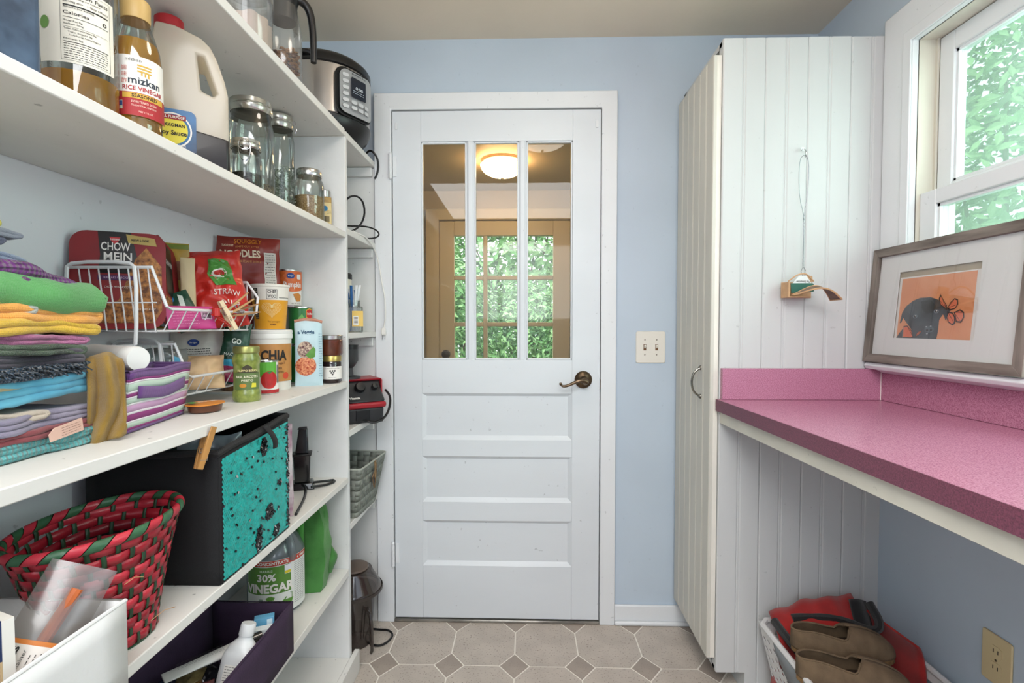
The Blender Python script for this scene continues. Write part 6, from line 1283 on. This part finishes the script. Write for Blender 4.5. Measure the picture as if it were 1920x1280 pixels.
# ================= laundry basket, bag and shoes =================
t=thing('laundry_basket','white perforated plastic basket on the floor under the counter','basket',(0,0,0)); WPB=mat('basket_plastic','#dcdcdc',.4,var=.03)
T_=dict(x0=.748,x1=1.112,y0=1.17,y1=1.612,z=.272); Bm=dict(x0=.800,x1=1.060,y0=1.22,y1=1.565,z=.002)
def side(k,a,h):
    cs=[('x0','y0'),('x1','y0'),('x1','y1'),('x0','y1')]; p=[Vector((d[cs[k][0]],d[cs[k][1]])).lerp(Vector((d[cs[(k+1)%4][0]],d[cs[(k+1)%4][1]])),a) for d in (Bm,T_)]
    q=p[0].lerp(p[1],h); return Vector((q.x,q.y,Bm['z']+(T_['z']-Bm['z'])*h))
for k in range(4):
    b=B(); nu=14 if k%2 else 11; nv=8; b.grid(lambda a,c:side(k,a,c*.10),nu,1); b.grid(lambda a,c:side(k,a,.90+c*.10),nu,1)
    for i in range(nu):
        for j in range(nv):
            off=0; a0_,a1_=i/nu,(i+1)/nu; h0_,h1_=.10+.80*j/nv,.10+.80*(j+1)/nv
            hole=(k%2==1 and .22<(a0_+a1_)/2<.78 and h0_>.60)
            def q(s_,t_): return side(k,a0_+(a1_-a0_)*s_,h0_+(h1_-h0_)*t_)
            if hole: continue
            o8=[q(0,0),q(.5,0),q(1,0),q(1,.5),q(1,1),q(.5,1),q(0,1),q(0,.5)]
            cy=.5+(.14 if i%2 else -.14); r_=.27
            i8=[q(.5+r_*math.cos(A(225+45*m_)),cy+r_*math.sin(A(225+45*m_))) for m_ in range(8)]
            b.add(o8+i8,[(m_,(m_+1)%8,8+(m_+1)%8,8+m_) for m_ in range(8)])
    b.obj('basket_wall',WPB,t,solid=.0022,smooth=False)
b=B(); pr=[]
for k in range(4):
    for i in range(8): pr.append(side(k,.06+.88*i/7,1.0)+Vector((0,0,.002)))
b.tube(pr,.0085,8,closed=True); b.obj('rim',WPB,t)
B().box(.80,1.22,.001,1.06,1.565,.005).obj('basket_floor',WPB,t)
GG=mat('grip_grey','#7a8084',.5)
for k in (1,3):
    b=B(); n=14; ins=Vector((-.006 if k==3 else .006,0,0))
    b.grid(lambda a,c:side(k,.24+.52*a,.99-(.10+.28*math.sin(PI*a))*(1-c)*1.0)+ins,n,2); b.obj('grip_panel',GG,t,solid=.003)
t=thing('red_bag','red fabric bag with black straps stuffed in the laundry basket','bag',(0,0,0)); RF=W('red_fabric','#b3221f',400,.3,col2='#8e1a1a')
b=B()
def hz(a,c):
    x,y=a*2-1,c*2-1; r=max(abs(x),abs(y)); X=.930+.160*x; Y=1.405+.190*y
    e=nz((X,Y,0),9,3)+.4*nz((X,Y,0),24,5)
    edge=(1-min(1,r)**6)
    hgt=.205+.145*max(0,y)**.8*(.85+.35*x*(y>0)) +.018*e
    return Vector((X,Y,.06+(hgt-.06)*edge))
b.grid(hz,40,40); b.obj('bag_body',RF,t,ang=80)
b=B()
def f(u,v):   # flap leaning along the back, peaks right
    X=.765+.255*u; zt=.315+.055*math.sin(u*1.7)+.004*math.sin(u*20); Y=1.585-.075*v-.03*math.sin(PI*v); e=nz((X,Y,v),16,7)
    return Vector((X,Y+.008*e,zt-.085*v+.006*e))
b.grid(f,24,10); b.obj('bag_flap',RF,t,solid=.004,ang=80)
b=B(); b.grid(lambda u,v:Vector((1.075-.06*(1-u)+.04*v*0+.030*math.sin(v*1.5),1.56-.17*u,.365-.02*v-.15*v*v*1.0-.03*u)),10,12); b.obj('side_panel',RF,t,solid=.006,ang=80)
BS=W('black_webbing','#121214',300,.5)
b=B(); b.grid(lambda u,v:Vector((.985+.055*v*0+.050*u,1.545-.010*math.sin(PI*u)-.04*v,.382-.075*v+.006*math.sin(u*4))),8,8); b.obj('strap',BS,t,solid=.005)
b=B(); b.tube([(1.03,1.52,.385),(1.035,1.47,.345),(1.01,1.47,.325),(.95,1.53,.330),(.87,1.545,.325),(.82,1.55,.318)],.012,8,smooth=2); b.tube([(.765,1.55,.31),(.775,1.50,.292),(.79,1.46,.272),(.80,1.42,.262)],.012,8,smooth=2); b.obj('strap',BS,t)
def shoe(lab,c,rz,L=.272,Wd=.098,tilt=0,seed=1):
    t=thing('suede_clog',lab,'shoe',c,rz); SU=mat('brown_suede','#75614a',.9,var=.25,vs=30,bump=.4,bs=250); SUD=mat('shoe_lining','#3a2a1e',.9,var=.3,vs=20); SOL=mat('cork_sole','#8f6f48',.9,var=.4,vs=90,bump=.6,bs=200)
    def wdt(s): return Wd/2*(.70*(1-(1-min(1,s/.14))**2)**.5 if s<.14 else (.70+.30*math.sin(min(1,(s-.14)/.56)*PI/2) if s<.70 else max(0,1-((s-.70)/.30)**2.3)**.5))
    def hgt(s): return .062-.004*math.sin(s*3) if s<.5 else .062*(1-((s-.5)/.5)**2.2)**.6+.004 if s<1 else .004
    N=28; ss=[.0+i/N for i in range(N+1)]
    out=[(L*s,wdt(s)) for s in ss]+[(L*s,-wdt(s)) for s in reversed(ss[1:-1])]
    b=B(); b.prism([(a-L/2,b_*1.03) for a,b_ in out],lambda u,v,w:Vector((u,v,w)),.018); b.obj('sole',SOL,t,bev=.003)
    for sg in (1,-1):
        def f(u,v):
            s=u; w_=wdt(s); h_=hgt(s)
            op=.50; 
            if s<op: k=math.sin(min(1,(s/op))*PI); end=1-.62*max(.25,k)**.8 if False else .58
            else: end=1.0 if s>op+.06 else .58+.42*(s-op)/.06
            a=v*end*PI/2; return Vector((L*s-L/2,sg*w_*math.cos(a)**.75 if a<PI/2-.01 else 0,.016+h_*(math.sin(a)) + (.006*math.sin(s*9) if end<1 and v>.9 else 0)))
        b=B(); b.grid(f,44,12); b.obj('upper',SU,t,solid=.003,ang=80)
        b=B(); pts=[f(i/44,1)+Vector((0,0,.001)) for i in range(0,25)]; b.tube(pts,.0028,6); b.obj('collar_binding',SU,t)
    b=B(); b.prism([(a-L/2,b_*.93) for a,b_ in out],lambda u,v,w:Vector((u,v,.018+w)),.002); b.obj('insole',SUD,t)
    return t
shoe('brown suede clog lying on top of the red bag, toe to the right',(.905,1.445,.277),A(-6))
o=shoe('second brown suede clog in front of the first, nearer the camera',(.868,1.335,.257),A(-14)); 

# groups of repeats
GR={'folded cloths stacked at the left end of the shelf':('dish_towel','napkin','towel','cloth','washcloth'),'wooden clothespins':('clothespin',),'pair of clogs in the laundry basket':('suede_clog',),'white wire stacking baskets':('wire_basket',),'clip-top jars on the second shelf':('clip_jar',),'jam jars stacked at the divider':('jam_jar',),'noodle trays in the upper basket':('noodle_tray',),'green vegetable cans in one stack':('vegetable_can',),'shrubs seen through the porch door':('leafy_shrub',),'trees outside the right window':('garden_tree',),'black appliance cords on the corner shelf':('appliance_cord',),'card boxes in the plum bin':('card_box',),'opal ceiling lamps':('ceiling_light',)}
for g,ns in GR.items():
    for o in D.objects:
        if o.parent is None and o.get('category') and o.name.split('.')[0] in ns: o['group']=g
